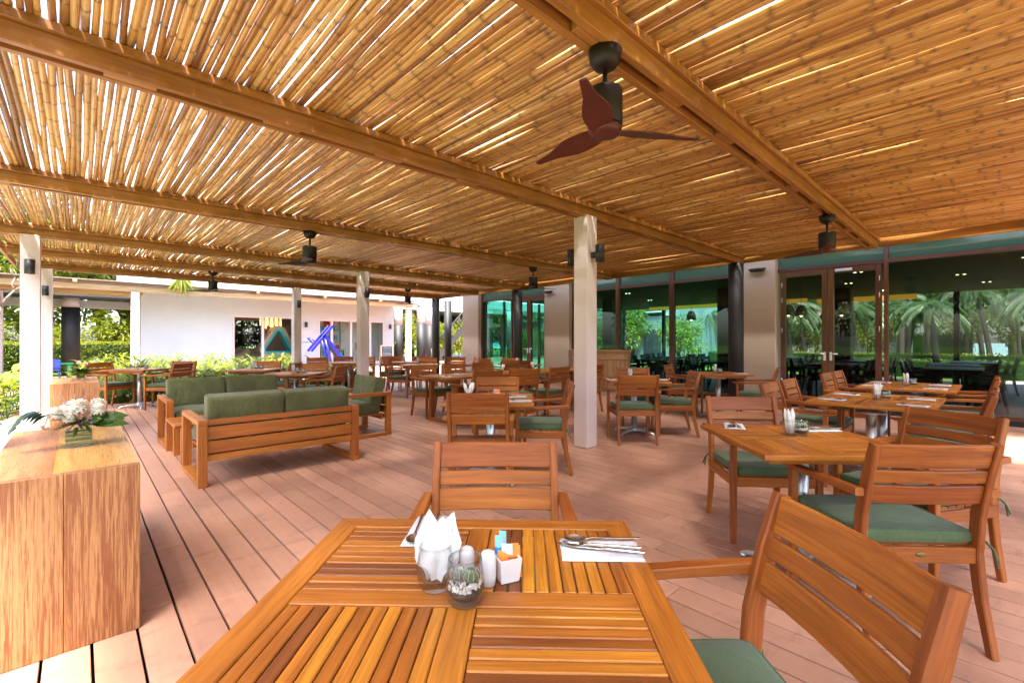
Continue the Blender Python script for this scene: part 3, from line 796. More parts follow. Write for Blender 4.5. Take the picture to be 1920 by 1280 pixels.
dup(TS, (2.45, 9.75, 0), R(-45), 'square teak table amid the planting in front of the sliding window', TG)
dup(TS, (.86, 11.45, 0), R(-45), 'leftmost square teak table before the blank white wall', TG)
dup(TS, (5.76, 9.20, 0), R(-45), 'far square teak table before the grey and white columns', TG)
dup(TS, (6.25, 10.65, 0), R(-45), 'farthest square teak table near the pergola post', TG)
dup(TS, (7.55, 7.75, 0), R(-20), 'shaded square table near the black facade column', TG)
dup(TS, (5.05, 11.45, 0), R(-45), 'far square teak table between the two far white columns', TG)
# long table on sled legs
def make_long(w, d):
    t = thing('long_table', '', 'table'); z = .735
    for k in range(9):
        m = MB(); p = d / 9; m.box((0, -d / 2 + p * (k + .5), z - .018), (w, p - .003, .036), .003); m.build('plank', 'teakslat', t)
    for s in (-1, 1):
        m = MB(); x = s * (w / 2 - .24)
        m.box((x, 0, .025), (.07, d - .08, .05), .004); m.build('floor_rail', 'teak', t); m = MB(); m.box((x, 0, z - .07), (.07, d - .08, .06), .004); m.build('top_rail', 'teak', t)
        for q in (-1, 1):
            m = MB(); m.box((x, q * (d / 2 - .075), .36), (.07, .07, .615), .004); m.build('leg', 'teak', t)
    return t
LT = make_long(1.62, .80); place(LT, (4.76, 6.02, 0), 0, 'long teak table on sled legs, left one of two pushed end to end', TG)
dup(LT, (6.40, 6.00, 0), 0, 'long teak table on sled legs, right one of two pushed end to end', TG)

# ---------------------------------------------------------------- lounge
def make_sofa(w, d, seats, name='sofa'):
    """faces +y; origin in the middle of the floor area"""
    t = thing(name, '', 'sofa' if seats > 1 else 'armchair'); H = .59
    for s in (-1, 1):
        x = s * (w / 2 - .036); fr = link('arm_frame', None, t)
        m = MB(); m.box((x, 0, H - .0225), (.072, d, .045), .003); m.build('arm_board', 'sofawood', fr)
        m = MB(); m.box((x, 0, .0225), (.072, d, .045), .003); m.build('runner', 'sofawood', fr)
        for q in (-1, 1):
            m = MB(); m.box((x, q * (d / 2 - .034), H / 2), (.0718, .068, H - .0902), .003); m.build('leg', 'sofawood', fr)
    W2 = w - .145; yb = -d / 2 + .036
    for (z0, z1) in ((.538, .588), (.412, .522), (.292, .396), (.222, .276)):
        m = MB(); m.box((0, yb, (z0 + z1) / 2), (W2, .028, z1 - z0), .003); m.build('back_slat', 'sofawood', t)
    for k in range(seats - 1 + 2):
        m = MB(); xx = -W2 / 2 + W2 * (k + 1) / (seats + 2); m.box((xx, yb + .026, .40), (.05, .022, .35), .003); m.build('back_stay', 'sofawood', t)
    for q in (-1, 1):
        m = MB(); m.box((0, q * (d / 2 - .10), .249), (W2, .03, .062), .003); m.build('seat_rail', 'sofawood', t)
    for k in range(8):
        m = MB(); m.box((0, -d / 2 + .12 + k * (d - .24) / 7, .288), (W2, .07, .016), .002); m.build('seat_slat', 'sofawood', t)
    cw = W2 / seats
    for k in range(seats):
        xc = -W2 / 2 + cw * (k + .5)
        m = MB(); m.cushion((xc, .045, .373), (cw - .012, d - .15, .15), .04, .014, 10, wr=.004); m.build('seat_cushion', 'sofafabric', t)
        m = MB(); rt = Matrix.Rotation(R(9), 3, 'X'); m.cushion((xc, -d / 2 + .155, .61), (cw - .012, .17, .37), .028, .018, 14, rt, wr=.008); bc = m.build('back_cushion', 'sofafabric', t)
    return t
S2 = make_sofa(1.46, .86, 2)
place(S2, (1.48, 5.19, 0), 0, 'two-seat teak sofa with olive cushions seen from behind, nearest the camera', 'matching teak sofas')
dup(S2, (1.47, 7.07, 0), PI, 'two-seat teak sofa with olive cushions facing the camera, behind the other one', 'matching teak sofas')
S1 = make_sofa(.78, .82, 1, 'lounge_armchair'); S1.location = (2.72, 6.12, 0); S1.rotation_euler = (0, 0, R(90)); S1['label'] = 'olive cushioned teak lounge armchair facing left at the end of the sofas'
t = thing('coffee_table', 'low teak coffee table between the two sofas', 'table', (1.18, 6.1, 0))
for k in range(6):
    m = MB(); m.box((0, -.275 + k * .11, .405), (.94, .107, .026), .003); m.build('plank', 'sofawood', t)
for sx in (-1, 1):
    for sy in (-1, 1):
        m = MB(); m.box((sx * .38, sy * .26, .196), (.06, .06, .39), .003); m.build('leg', 'sofawood', t)

# ---------------------------------------------------------------- wooden consoles with flowers
def make_console(name, label, x0, x1, y0, y1, h):
    t = thing(name, label, 'console', ((x0 + x1) / 2, (y0 + y1) / 2, 0)); w, d = x1 - x0, y1 - y0
    for k, (a, b) in enumerate(((0, .495), (.495, 1.))):                 # boards of the front, the back and the top
        bw = (b - a) * w; xx = -w / 2 + (a + b) / 2 * w
        for sy in (-1, 1):
            m = MB(); m.box((xx, sy * (d / 2 - .02), h / 2), (bw - .0006, .04, h), .0025, axis=2); m.build('board', 'console', t)
    for k, (a, b) in enumerate(((0, .42), (.42, 1.))):
        bw = (b - a) * w; xx = -w / 2 + (a + b) / 2 * w
        m = MB(); m.box((xx, 0, h - .0215), (bw - .0006, d - .0806, .04), .0012, axis=1); m.build('top_board', 'consoletop', t)
    for k in range(5):
        bw = (d - .082) / 5; yy = -d / 2 + .041 + bw * (k + .5)
        for sx in (-1, 1):
            m = MB(); m.box((sx * (w / 2 - .02), yy, h / 2 - .02), (.04, bw - .0012, h - .041), .0015, axis=2); m.build('board', 'console', t)
    return t
make_console('console', 'large distressed wooden console block at left foreground with the white flower arrangement', -.285, .200, 2.635, 4.075, .735)
make_console('console', 'second wooden console block farther back beside the white columns, with a small green plant', -.275, .205, 8.28, 9.72, .735)

def flowers(loc, big, label):
    t = thing('flower_arrangement', label, 'flowers', loc); rn = random.Random(3 if big else 9); a = .056 if big else .05; h = .108
    v = MB(); th = .004
    for sx in (-1, 1):
        v.box((sx * (a - th / 2), 0, h / 2), (th, 2 * a, h)); v.box((0, sx * (a - th / 2), h / 2), (2 * a - 2 * th, th, h))
    v.box((0, 0, .007), (2 * a - 2 * th - .0005, 2 * a - 2 * th - .0005, .014)); v.build('glass_vase', 'glass', t)
    m = MB()
    for k in range(9):                                                 # leaf bands folded inside the vase
        z = .018 + k * .0075; w = a - th - .0015; tl = rn.uniform(-.004, .004)
        for (p, q) in (((-w, -w), (w, -w)), ((w, -w), (w, w)), ((w, w), (-w, w)), ((-w, w), (-w, -w))):
            m.add([(p[0], p[1], z - tl), (q[0], q[1], z + tl), (q[0], q[1], z + tl + .0072), (p[0], p[1], z - tl + .0072)], [(0, 1, 2, 3)], mi=(k + len(m.f)) % 3)
    m.box((0, 0, .05), (2 * a - .016, 2 * a - .016, .07), mi=1); m.build('leaf_lining', ['reed', 'leafd', 'yellowleaf'], t)
    if big:
        for (x, y, z, r) in ((-.005, -.02, .205, .046), (-.085, -.03, .180, .036), (.075, .02, .205, .036), (.075, -.035, .185, .032), (-.04, .05, .19, .035), (-.035, -.05, .155, .03)):
            m = MB()
            m.lathe([(.001, -r * .72), (r * .5, -r * .5), (r * .72, 0), (r * .5, r * .5), (.001, r * .72)], 12, (x, y, z))
            for k in range(110):
                q = k * 2.399; zz = 1 - (k + .5) / 110 * 1.6; s = math.sqrt(max(0, 1 - zz * zz)); d = Vector((s * math.cos(q), s * math.sin(q), zz))
                m.leaf(Vector((x, y, z)) + d * r * .45, d + Vector((rn.gauss(0, .2), rn.gauss(0, .2), .15)), (0, 0, 1), r * .62, r * .5, .45, 2, -.3, shape=.6)
            m.build('white_bloom', 'petal', t)
        m = MB()
        for k in range(260):
            q = rn.random() * 6.28; rr = abs(rn.gauss(0, .05)); p = Vector((rr * math.cos(q) + .015, rr * math.sin(q) - .03, .11 + rn.random() * .085))
            m.leaf(p, (rn.gauss(0, 1), rn.gauss(0, 1), rn.random() + .3), (0, 0, 1), .016, .009, .2, 1)
        for k in range(7):
            q = rn.uniform(1.2, 3.4); b = Vector((-.02 + rn.gauss(0, .02), .01, .17)); tip = b + Vector((rn.uniform(-.09, .11), rn.uniform(-.03, .05), rn.uniform(.07, .12)))
            m.tube([b, (b + tip) / 2 + Vector((0, 0, .01)), tip], .0012, 3)
            for j in range(16):
                u = .35 + .65 * rn.random(); m.leaf(b.lerp(tip, u), (rn.gauss(0, 1), rn.gauss(0, 1), rn.gauss(.3, 1)), (0, 0, 1), .008, .006, .1, 1)
        m.build('lilac_sprigs', 'lilac', t, kind='stuff')
        # split leaf reaching out to the left
        m = MB(); base = Vector((-.02, -.03, .115)); mid = [base, base + Vector((-.09, -.02, .065)), base + Vector((-.16, -.03, .050)), base + Vector((-.20, -.035, .0))]
        m.tube([base, base + Vector((-.04, -.05, .06)), mid[1]], .003, 5)
        for k in range(9):
            u = k / 8; p = mid[1].lerp(mid[3], u) + Vector((0, 0, .055 * math.sin(PI * u * .9)))
            for s in (-1, 1): m.leaf(p, Vector((-.62, s * .75, -.10 - .3 * u)), (0, 0, 1), .095 * (1 - .45 * u), .032, .35, 3, .1, shape=.6)
        m.build('split_leaf', 'monstera', t)
        for (d, L, w, bnd) in (((.9, -.3, .35), .20, .085, .5), ((.8, -.55, .1), .21, .07, .55), ((.75, .4, .45), .17, .075, .4), ((.3, -.9, .4), .12, .07, .5), ((.95, .05, .1), .19, .06, .2)):
            m = MB(); m.leaf((.035, -.01, .115), d, (-.45, -.6, .65), L * .8, w, bnd * .6, 6, .2); m.build('broad_leaf', 'gloss', t)
        m = MB()
        for k in range(90):
            q = rn.uniform(2.3, 5.2); d = Vector((math.cos(q), math.sin(q) * .7, rn.uniform(-.1, .8))); m.leaf((0, 0, .115), d, (0, 0, 1), rn.uniform(.08, .16), .011, .3, 2)
        m.build('fern_leaves', 'leaf', t, kind='stuff')
    else:
        m = MB()
        for k in range(150):
            q = rn.random() * 6.28; d = Vector((math.cos(q), math.sin(q), rn.uniform(-.05, 1.1))); m.leaf((0, 0, .11), d, (0, 0, 1), rn.uniform(.08, .19), rn.uniform(.02, .04), .4, 2)
        m.build('leaves', 'leaf', t, kind='stuff')
        for (x, y, z) in ((-.02, -.02, .24), (.05, 0, .22)):
            m = MB()
            for k in range(30):
                q = k * 2.399; zz = 1 - k / 20; s = math.sqrt(max(0, 1 - zz * zz)); d = Vector((s * math.cos(q), s * math.sin(q), zz)); m.leaf(Vector((x, y, z)) + d * .012, d, (0, 0, 1), .022, .014, .1, 1)
            m.build('white_bloom', 'petal', t)
    return t
flowers((.0, 3.32, .7352), True, 'white flowers and glossy leaves in a square glass vase on the near console')
flowers((.02, 9.0, .7352), False, 'small green plant in a square glass vase on the far console')

# ---------------------------------------------------------------- things on the tables
def fork_m():
    m = MB(); m.sweep([(0, -.095, .004), (0, -.02, .005), (0, .035, .008), (0, .052, .006)], [.009, .006, .006, .018], [.003, .003, .0025, .002], (1, 0, 0), .0008)
    m.sweep([(0, .050, .006), (0, .062, .004)], .021, .002, (1, 0, 0), .0005)
    for k in range(4): m.sweep([(-.0085 + k * .0057, .060, .004), (-.0085 + k * .0057, .085, .004), (-.0085 + k * .0057, .104, .009)], .0032, .0016, (1, 0, 0), .0004)
    return m.mesh('fork', 'cutlery')
def spoon_m():
    m = MB(); m.sweep([(0, -.095, .004), (0, -.02, .005), (0, .035, .008), (0, .058, .005)], [.009, .006, .006, .010], [.003, .003, .0025, .002], (1, 0, 0), .0008)
    vs = []; fs = []; n = 16
    for i in range(6):
        r = i / 5
        for k in range(n): q = 2 * PI * k / n; vs.append((math.cos(q) * .0195 * r, .080 + math.sin(q) * .028 * r, .0015 + .0075 * r * r))
    fs = [(i * n + k, i * n + (k + 1) % n, i * n + n + (k + 1) % n, i * n + n + k) for i in range(5) for k in range(n)]
    m.add(vs, fs, None, True); return m.mesh('spoon', 'cutlery')
def knife_m():
    m = MB(); m.sweep([(0, -.105, .0045), (0, -.015, .0045), (0, .0, .0045)], [.010, .009, .008], [.005, .005, .004], (1, 0, 0), .0012)
    m.sweep([(0, .0, .0045), (.001, .06, .0045), (.003, .098, .0045), (.006, .112, .0045)], [.013, .018, .015, .003], .0016, (1, 0, 0), .0004); return m.mesh('knife', 'cutlery')
FKM, SPM2, KNM = fork_m(), spoon_m(), knife_m()
def napkin_mesh(w, d):
    m = MB(); n = 8; rn = random.Random(int(w * 1000))
    for layer, (ins, z) in enumerate(((0, .0008), (.003, .0030))):
        vs = []; fs = []
        for j in range(n + 1):
            for i in range(n + 1):
                x = (-.5 + i / n) * (w - ins * 2); y = (-.5 + j / n) * (d - ins * 2)
                e = .0022 * math.sin(i * 1.3 + layer) * math.sin(j * 1.7) + (.002 if (i in (0, n) or j in (0, n)) and layer else 0)
                vs.append((x + rn.uniform(-.0012, .0012), y + rn.uniform(-.0012, .0012), z + max(e, -.0006)))
        fs = [(j * (n + 1) + i, j * (n + 1) + i + 1, (j + 1) * (n + 1) + i + 1, (j + 1) * (n + 1) + i) for j in range(n) for i in range(n)]
        k = len(vs); vs += [(x, y, z - .0018 if layer else .0001) for x, y, _ in vs[:k]]
        ring = [i for i in range(n + 1)] + [j * (n + 1) + n for j in range(1, n + 1)] + [n * (n + 1) + i for i in range(n - 1, -1, -1)] + [j * (n + 1) for j in range(n - 1, 0, -1)]
        fs += [(ring[i], ring[(i + 1) % len(ring)], ring[(i + 1) % len(ring)] + k, ring[i] + k)[::-1] for i in range(len(ring))]
        m.add(vs, fs, None, True)
    return m.mesh('napkin', 'napkin')
NAPM = napkin_mesh(.20, .115)
def setting(x, y, ang, z, where, full=True, gap=.03):
    """a folded napkin with fork, spoon and knife lying along local +x (ang)"""
    ca, sa = math.cos(ang), math.sin(ang)
    link('napkin', NAPM, None, (x, y, z), ang, 'folded white paper napkin ' + where, 'napkin', 'paper napkins laid on the tables')
    if not full: return
    for nm, me, off, da, sh in (('fork', FKM, -.016, 6, .0), ('spoon', SPM2, .016, -5, .01), ('knife', KNM, .0, 0, .02)):
        px, py = x - sa * off + ca * sh, y + ca * off + sa * sh
        link(nm, me, None, (px, py, z + .0058), ang + R(90 + da), 'steel %s on the napkin %s' % (nm, where), nm, 'cutlery laid on the napkins')
A45 = R(-45)
# nearest table, right place: handles towards the right
def put(nm, me, x, y, z, a, label): return link(nm, me, None, (x, y, z), a, label, nm, 'cutlery laid on the napkins')
link('napkin', NAPM, None, (.962, .692, .7502), A45, 'folded white paper napkin on the right of the nearest table', 'napkin', 'paper napkins laid on the tables')
put('spoon', SPM2, 1.010, .712, .7562, R(-45 + 90 + 4), 'steel spoon lying uppermost on the right napkin of the nearest table')
put('fork', FKM, .972, .692, .7562, R(-45 + 90 - 5), 'steel fork lying in the middle of the right napkin of the nearest table')
put('knife', KNM, .955, .686, .7562, R(-45 + 90 - 12), 'steel knife poking left out of the right napkin of the nearest table')
link('napkin', NAPM, None, (.716, 1.092, .7502), R(45), 'folded white paper napkin at the far left of the nearest table, behind the napkin glass', 'napkin', 'paper napkins laid on the tables')
put('spoon', SPM2, .690, 1.115, .7562, R(45 + 90 + 5), 'steel spoon at the left on the far napkin of the nearest table')
put('fork', FKM, .722, 1.090, .7562, R(45 + 90), 'steel fork in the middle of the far napkin of the nearest table')
put('knife', KNM, .748, 1.062, .7562, R(45 + 90 - 3), 'steel knife at the right on the far napkin of the nearest table')

def glass_prof(r, h, base=.012, wall=.0022, wide=1.12):
    o = [(r * .80, 0), (r * .9, .004), (r * wide * .97, h * .28), (r * wide, h * .48), (r * 1.02, h * .8), (r * .94, h)]
    i = [(r * .94 - wall, h), (r * 1.02 - wall, h * .8), (r * wide - wall, h * .48), (r * wide * .95 - wall, h * .28), (r * .72, base + .002), (.001, base)]
    return o + i
def tumbler(mb, r=.036, h=.092): mb.lathe(glass_prof(r, h), 28)
GLM = MB(); tumbler(GLM); GLM = GLM.mesh('glass', 'glass')
def make_terrarium():
    t = thing('cactus_glass', '', 'cactus glass'); link('tumbler', GLM, t)
    m = MB(); m.lathe([(.001, .013), (.026, .0135), (.033, .022), (.0365, .030), (.001, .032)], 24); m.build('soil', 'soil', t)
    rn = random.Random(4); m = MB()
    for k in range(230):
        q = rn.random() * 6.28; r = .034 * math.sqrt(rn.random()); s = rn.uniform(.0018, .0036)
        m.box((r * math.cos(q), r * math.sin(q), .033 + rn.random() * .0095 + .004 * math.cos(q)), (s * 2, s * 1.7, s * 1.5), s * .5, Euler((rn.random() * 6, rn.random() * 6, rn.random() * 6)).to_matrix())
    m.build('pebbles', 'pebble', t, kind='stuff')
    for (x, y, mt) in ((-.016, .008, 'cactusgrey'), (.013, -.004, 'cactus')):
        m = MB(); vs = []; fs = []; n = 40; rr = .0165
        for i in range(11):
            a = -PI / 2 + PI * i / 10
            for k in range(n):
                q = 2 * PI * k / n; w = 1 + .09 * math.cos(q * 10); z = math.sin(a) * rr * .92 - (.003 if i > 8 else 0); vs.append((x + math.cos(a) * rr * w * math.cos(q), y + math.cos(a) * rr * w * math.sin(q), .056 + z))
        fs = [(i * n + k, i * n + (k + 1) % n, i * n + n + (k + 1) % n, i * n + n + k) for i in range(10) for k in range(n)]
        m.add(vs, fs, None, True)
        for k in range(60):                                            # pale spine tufts along the ribs
            q = 2 * PI * (k % 10) / 10; a = -.3 + 1.5 * (k // 10) / 6; m.box((x + math.cos(a) * rr * 1.1 * math.cos(q), y + math.cos(a) * rr * 1.1 * math.sin(q), .056 + math.sin(a) * rr * .95), (.0013, .0013, .0013), mi=1)
        m.build('cactus', [mt, 'napkin'], t)
    return t
CT = make_terrarium()
place(CT, (.572, .745, .7503), R(-41), 'tumbler with two small cacti on white pebbles in the middle of the nearest table', 'cactus glasses on the tables')
NG = thing('napkin_glass', '', 'glass'); link('tumbler', GLM, NG)
place(NG, (.560, .834, .7503), 0, 'clear tumbler holding pointed napkins beside the cactus glass on the nearest table', 'glasses holding napkins')
def napkin_cone(seed, h=.145, w=.075, spread=.1, big=True):
    """a napkin folded to a point: a narrow foot that flares into a peaked fan"""
    rn = random.Random(seed); m = MB(); n = 12; rows = 10
    for lay in range(2):
        vs = []; fs = []
        for j in range(rows + 1):
            t = j / rows; half = .011 + (w / 2 - .011) * math.sin(t * PI * .56) ** 1.3
            for i in range(n + 1):
                u = -1 + 2 * i / n; top_ = 1 - .42 * abs(u) ** 1.1 - (.16 if lay else 0)
                x = u * half; z = t * h * (top_ if t > .5 else 1 - (1 - top_) * t * 2)
                y = (.012 + lay * .004) * (1 - abs(u)) * (1 - .3 * t) + .0045 * math.sin(u * 6 + seed + lay * 2) * t + spread * t * t * .3
                vs.append((x, y, z))
        fs = [(j * (n + 1) + i, j * (n + 1) + i + 1, (j + 1) * (n + 1) + i + 1, (j + 1) * (n + 1) + i) for j in range(rows) for i in range(n)]
        k = len(vs); vs += [(x, y - .0016, z) for x, y, z in vs]; fs += [tuple(i + k for i in f)[::-1] for f in fs]; m.add(vs, fs, None, True)
    return m
NGp = 'pointed napkins in the glass on the nearest table'
for k, (dx, dy, az, tilt, h, w, lab) in enumerate(((.0, -.004, -43, 4, .128, .088, 'front pointed white napkin in the glass on the nearest table'), (.004, .006, -52, 13, .140, .070, 'right pointed white napkin in the glass on the nearest table'), (-.002, .01, -36, -3, .142, .070, 'rear left pointed white napkin in the glass on the nearest table'))):
    o = napkin_cone(k + 1, h, w, .06).build('napkin', 'napkin', None, label=lab, cat='napkin', group=NGp)
    o.location = (.560 + dx, .834 + dy, .7503 + .0138); o.rotation_euler = Euler((R(-4), R(tilt), R(az)))
for (x, y, lab) in ((.650, .765, 'near white ceramic shaker between cactus glass and sugar caddy'), (.628, .812, 'far white ceramic shaker half hidden behind the cactus glass')):
    m = MB(); m.lathe([(.012, 0), (.0165, .0012), (.0182, .02), (.0182, .048), (.0165, .064), (.0125, .0715), (.006, .0745), (.0006, .075)], 24)
    hm = MB(); [hm.box((.004 * math.cos(q), .004 * math.sin(q), .0749), (.0016, .0016, .0008)) for q in (0, 2.1, 4.2)]; o = m.build('shaker', 'ceramic', None, label=lab, cat='shaker', group='salt and pepper shakers'); o.location = (x, y, .7502); hm.build('pour_holes', 'print', o, kind='stuff')
cad = thing('sugar_caddy', 'square white ceramic caddy with sachets on the nearest table', 'caddy', (.697, .757, .7502), R(-20))
m = MB(); w0, w1, h, th = .040, .052, .052, .0035
def ring(w, z): return [(-w / 2, -w / 2 * 1.15, z), (w / 2, -w / 2 * 1.15, z), (w / 2, w / 2 * 1.15, z), (-w / 2, w / 2 * 1.15, z)]
vs = ring(w0, 0) + ring(w0 + .002, .002) + ring(w1, h) + ring(w1 - 2 * th, h) + ring(w0 - 2 * th, .004)
fs = [(3, 2, 1, 0), (16, 17, 18, 19)] + [(r * 4 + i, r * 4 + (i + 1) % 4, r * 4 + 4 + (i + 1) % 4, r * 4 + 4 + i) for r in range(4) for i in range(4)]
m.add(vs, fs); m.build('bowl', 'ceramic', cad)
def sachet(name, mats, x, y, tilt, az, w, h, lab, print_lines=None):
    m = MB(); n = 6; vs = []; fs = []
    for sgn in (1, -1):
        o = len(vs)
        for j in range(n + 1):
            for i in range(n + 1):
                u, t = -1 + 2 * i / n, j / n; pf = .0042 * (1 - u * u) * (1 - (2 * t - 1) ** 4); vs.append((u * w / 2, sgn * pf, t * h))
        for j in range(n):
            for i in range(n):
                f = (o + j * (n + 1) + i, o + j * (n + 1) + i + 1, o + (j + 1) * (n + 1) + i + 1, o + (j + 1) * (n + 1) + i); fs.append(f if sgn < 0 else f[::-1])
    m.add(vs, fs, None, True); o = m.build(name, mats, None, label=lab, cat='sachet', group='sachets in the sugar caddy')
    o.location = cad.matrix_basis @ Vector((x, y, .006)); o.rotation_euler = Euler((R(tilt), 0, R(az))); return o
cad.matrix_basis = Matrix.Translation((.697, .757, .7502)) @ Matrix.Rotation(R(-20), 4, 'Z')
def text(body, size, mat, parent, loc, rot, name='lettering'):
    cu = bpy.data.curves.new(name, 'FONT'); cu.body = body; cu.size = size; cu.extrude = size * .01; cu.align_x = 'CENTER'; cu.align_y = 'CENTER'; cu.resolution_u = 3
    ob = bpy.data.objects.new(name, cu); me = bpy.data.meshes.new_from_object(ob); bpy.data.objects.remove(ob); me.materials.append(M[mat])
    o = link(name, me, parent); o.location = loc; o.rotation_euler = rot; return o
so = sachet('sachet', 'orange', .004, -.016, -14, -28, .052, .066, 'orange brown-sugar sachet at the front of the caddy')
text('BROWN', .0068, 'print', so, (.008, -.0050, .042), (R(90), 0, 0)); text('SUGAR', .0068, 'print', so, (.008, -.0052, .030), (R(90), 0, 0))
sachet('sachet', 'orange', .004, -.006, -8, -28, .05, .069, 'orange sachet right behind the front one in the caddy')
sachet('sachet', 'napkin', -.004, .004, 4, -50, .04, .073, 'white sachet in the middle of the caddy')
for k, (x, y, t_, az, h, mt) in enumerate(((-.014, .012, 6, -40, .092, 'cyan'), (-.006, .019, 8, -52, .088, 'napkin'), (.002, .022, 10, -48, .100, 'cyan'))):
    o = sachet('sachet', mt, x, y, t_, az, .016, h, ('tall light blue', 'white and blue', 'tallest light blue')[k] + ' stick sachet at the back of the caddy')
    m = MB(); m.box((0, 0, .058), (.0164, .0092, .016), .002); m.build('blue_band', 'bluepaper', o)

# the other tables: settings, glasses of rolled napkins, cactus glasses
def roll_mesh():
    m = MB(); m.lathe([(.0075, 0), (.0105, .05), (.0115, .10), (.008, .118), (.0035, .134), (.0004, .138)], 10); return m.mesh('napkin', 'napkin')
ROLL = roll_mesh()
def centre(x, y, z, where, cactus=True, star=False, gdx=.05):
    dup(NG, (x - gdx * .727, y + gdx * .687, z), 0, 'tumbler holding white napkins ' + where, 'glasses holding napkins')
    rn = random.Random(int(x * 100))
    for k in range(4):
        q = k * PI / 2 + .5; o = link('napkin', ROLL, None, (x - gdx * .727 + .012 * math.cos(q), y + gdx * .687 + .012 * math.sin(q), z + .0142), None, 'rolled white napkin standing in the tumbler ' + where, 'napkin', 'rolled napkins in the tumbler ' + where)
        o.rotation_euler = Euler(((.28 if star else .10) * math.sin(q), -(.28 if star else .10) * math.cos(q), rn.random() * 6)); 
        if star: o.scale = (1.5, 1.5, .95)
    if cactus: dup(CT, (x + .03 * .727, y - .03 * .687, z), R(-41), 'low tumbler with cacti and pebbles ' + where, 'cactus glasses on the tables')
centre(2.945, .785, .7503, 'in the middle of the right-hand square table', gdx=.03)
setting(2.985, 1.135, R(25), .7502, 'on the left side of the right-hand square table')
setting(3.235, .735, A45, .7502, 'on the far side of the right-hand square table')
for (x, w) in ((5.32, 'on the nearer rectangular table'), (7.26, 'on the rearmost right table')):
    centre(x, .72, .7503, w)
    for (dx, dy, a, s) in ((-.30, .30, 90, 'left near'), (.28, .30, 90, 'left far'), (-.30, -.26, -90, 'right near'), (.28, -.26, -90, 'right far')):
        setting(x + dx, .74 + dy, R(a + random.uniform(-6, 6)), .7502, 'at the %s place %s' % (s, w))
centre(5.66, 3.50, .7503, 'on the small table behind the nearest column', False)
setting(5.42, 3.72, R(45), .7502, 'at the left of the small table behind the nearest column'); setting(5.88, 3.22, R(-45), .7502, 'at the right of the small table behind the nearest column')
centre(7.80, 3.22, .7503, 'on the table before the black round column'); setting(7.95, 2.92, R(-45), .7502, 'at the right of the table before the black round column')
centre(2.80, 3.36, .7503, 'on the middle square table', False, True, gdx=.14)
setting(3.06, 3.18, A45, .7502, 'at the far right of the middle square table'); setting(2.86, 2.92, A45, .7502, 'at the near right of the middle square table')
sc2 = dup(cad, (2.86, 3.24, .7502), R(-30), 'white caddy of coloured sachets on the middle square table')
for (dx, dy, mt, c) in ((.0, -.01, 'orange', 'orange'), (.004, .008, 'cyan', 'blue')):
    o = sachet('sachet', mt, 0, 0, -6, -35, .05, .075, '%s sachet in the caddy on the middle square table' % c); o.location = (2.86 + dx, 3.24 + dy, .756)
for (x, y, a, w) in ((4.15, 5.9, 80, 'at the left end of the long table'), (4.62, 6.2, 90, 'at the far side of the long table, left'), (5.02, 5.78, -90, 'at the near side of the long table, left half'), (5.92, 5.8, -90, 'at the near side of the long table, right half'), (6.6, 5.8, -90, 'at the right end of the long table')):
    setting(x, y, R(a), .7352, w)
centre(5.55, 6.05, .7353, 'on the long table', False, True); centre(6.6, 6.3, .7353, 'at the right end of the long table', False, True)
for (x, y, w) in ((2.66, 8.10, 'on the table behind the sofas'), (2.45, 9.75, 'on the table amid the planting'), (.86, 11.45, 'on the leftmost table'), (5.76, 9.20, 'on the far table before the grey columns'), (6.25, 10.65, 'on the farthest table'), (7.55, 7.75, 'on the shaded table by the facade column')):
    centre(x, y, .7503, w, y < 11 and x < 5); setting(x + .22, y - .22, A45, .7502, 'at the right ' + w, False)
    if x < 3:
        dup(CT, (x + .13 * .727, y - .13 * .687, .7503), 0, 'second low tumbler at the right ' + w, 'cactus glasses on the tables')

# ---------------------------------------------------------------- restaurant building with the green glass front (plane x = 10.3)
GX = 10.3
rest_b = thing('restaurant_building', 'restaurant with a green tinted glass front in brown frames and beige pillars', 'building')
for (y0, y1) in ((3.05, 3.74), (8.36, 9.30), (12.42, 13.32)):
    m = MB(); m.box((GX + .02, (y0 + y1) / 2, 1.75), (.42, y1 - y0, 3.5), .008); m.build('pillar', 'beige', rest_b)
m = MB(); m.box((15.1, 5.2, 3.42), (11.4, 16.4, .30), .01); m.build('roof', 'stucco', rest_b)
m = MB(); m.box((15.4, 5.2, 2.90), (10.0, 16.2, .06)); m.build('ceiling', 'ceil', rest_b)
m = MB(); m.box((10.44, 5.2, 3.06), (.10, 16.2, .26)); m.build('bulkhead', 'bulkhead', rest_b)
m = MB(); m.box((15.4, 5.2, -.03), (10.1, 16.2, .06)); m.build('interior_floor', 'carpet', rest_b)
m = MB(); m.box((10.28, 5.2, .03), (.16, 16.2, .10), .004); m.build('sill', 'dark', rest_b)
TRZ = 2.69
def window(y0, y1, mull=True):
    w = link('window', None, rest_b)
    m = MB(); f = .06
    for (za, zb) in ((.08, .14), (TRZ - .035, TRZ + .035), (3.18, 3.24)):
        m = MB(); m.box((GX, (y0 + y1) / 2, (za + zb) / 2), (.10, y1 - y0 - .001, zb - za), .003); m.build('frame_rail', 'doorwood', w)
    for y in (y0 + f / 2, y1 - f / 2):
        m = MB(); m.box((GX - .002, y, 1.66), (.11, f - .002, 3.16), .003); m.build('mullion', 'doorwood', w)
    for (za, zb) in ((.14, TRZ - .035), (TRZ + .035, 3.18)):
        m = MB(); m.box((GX, (y0 + y1) / 2, (za + zb) / 2), (.012, y1 - y0 - 2 * f, zb - za)); m.build('pane', ('neutralglass' if y1 < 3.2 else 'tinted') if za < 1 else 'spandrel', w)
for (a, b) in ((-3.2, -.62), (-.62, 1.37), (3.74, 5.33), (5.33, 6.83), (6.83, 8.36), (10.85, 12.42)): window(a, b)
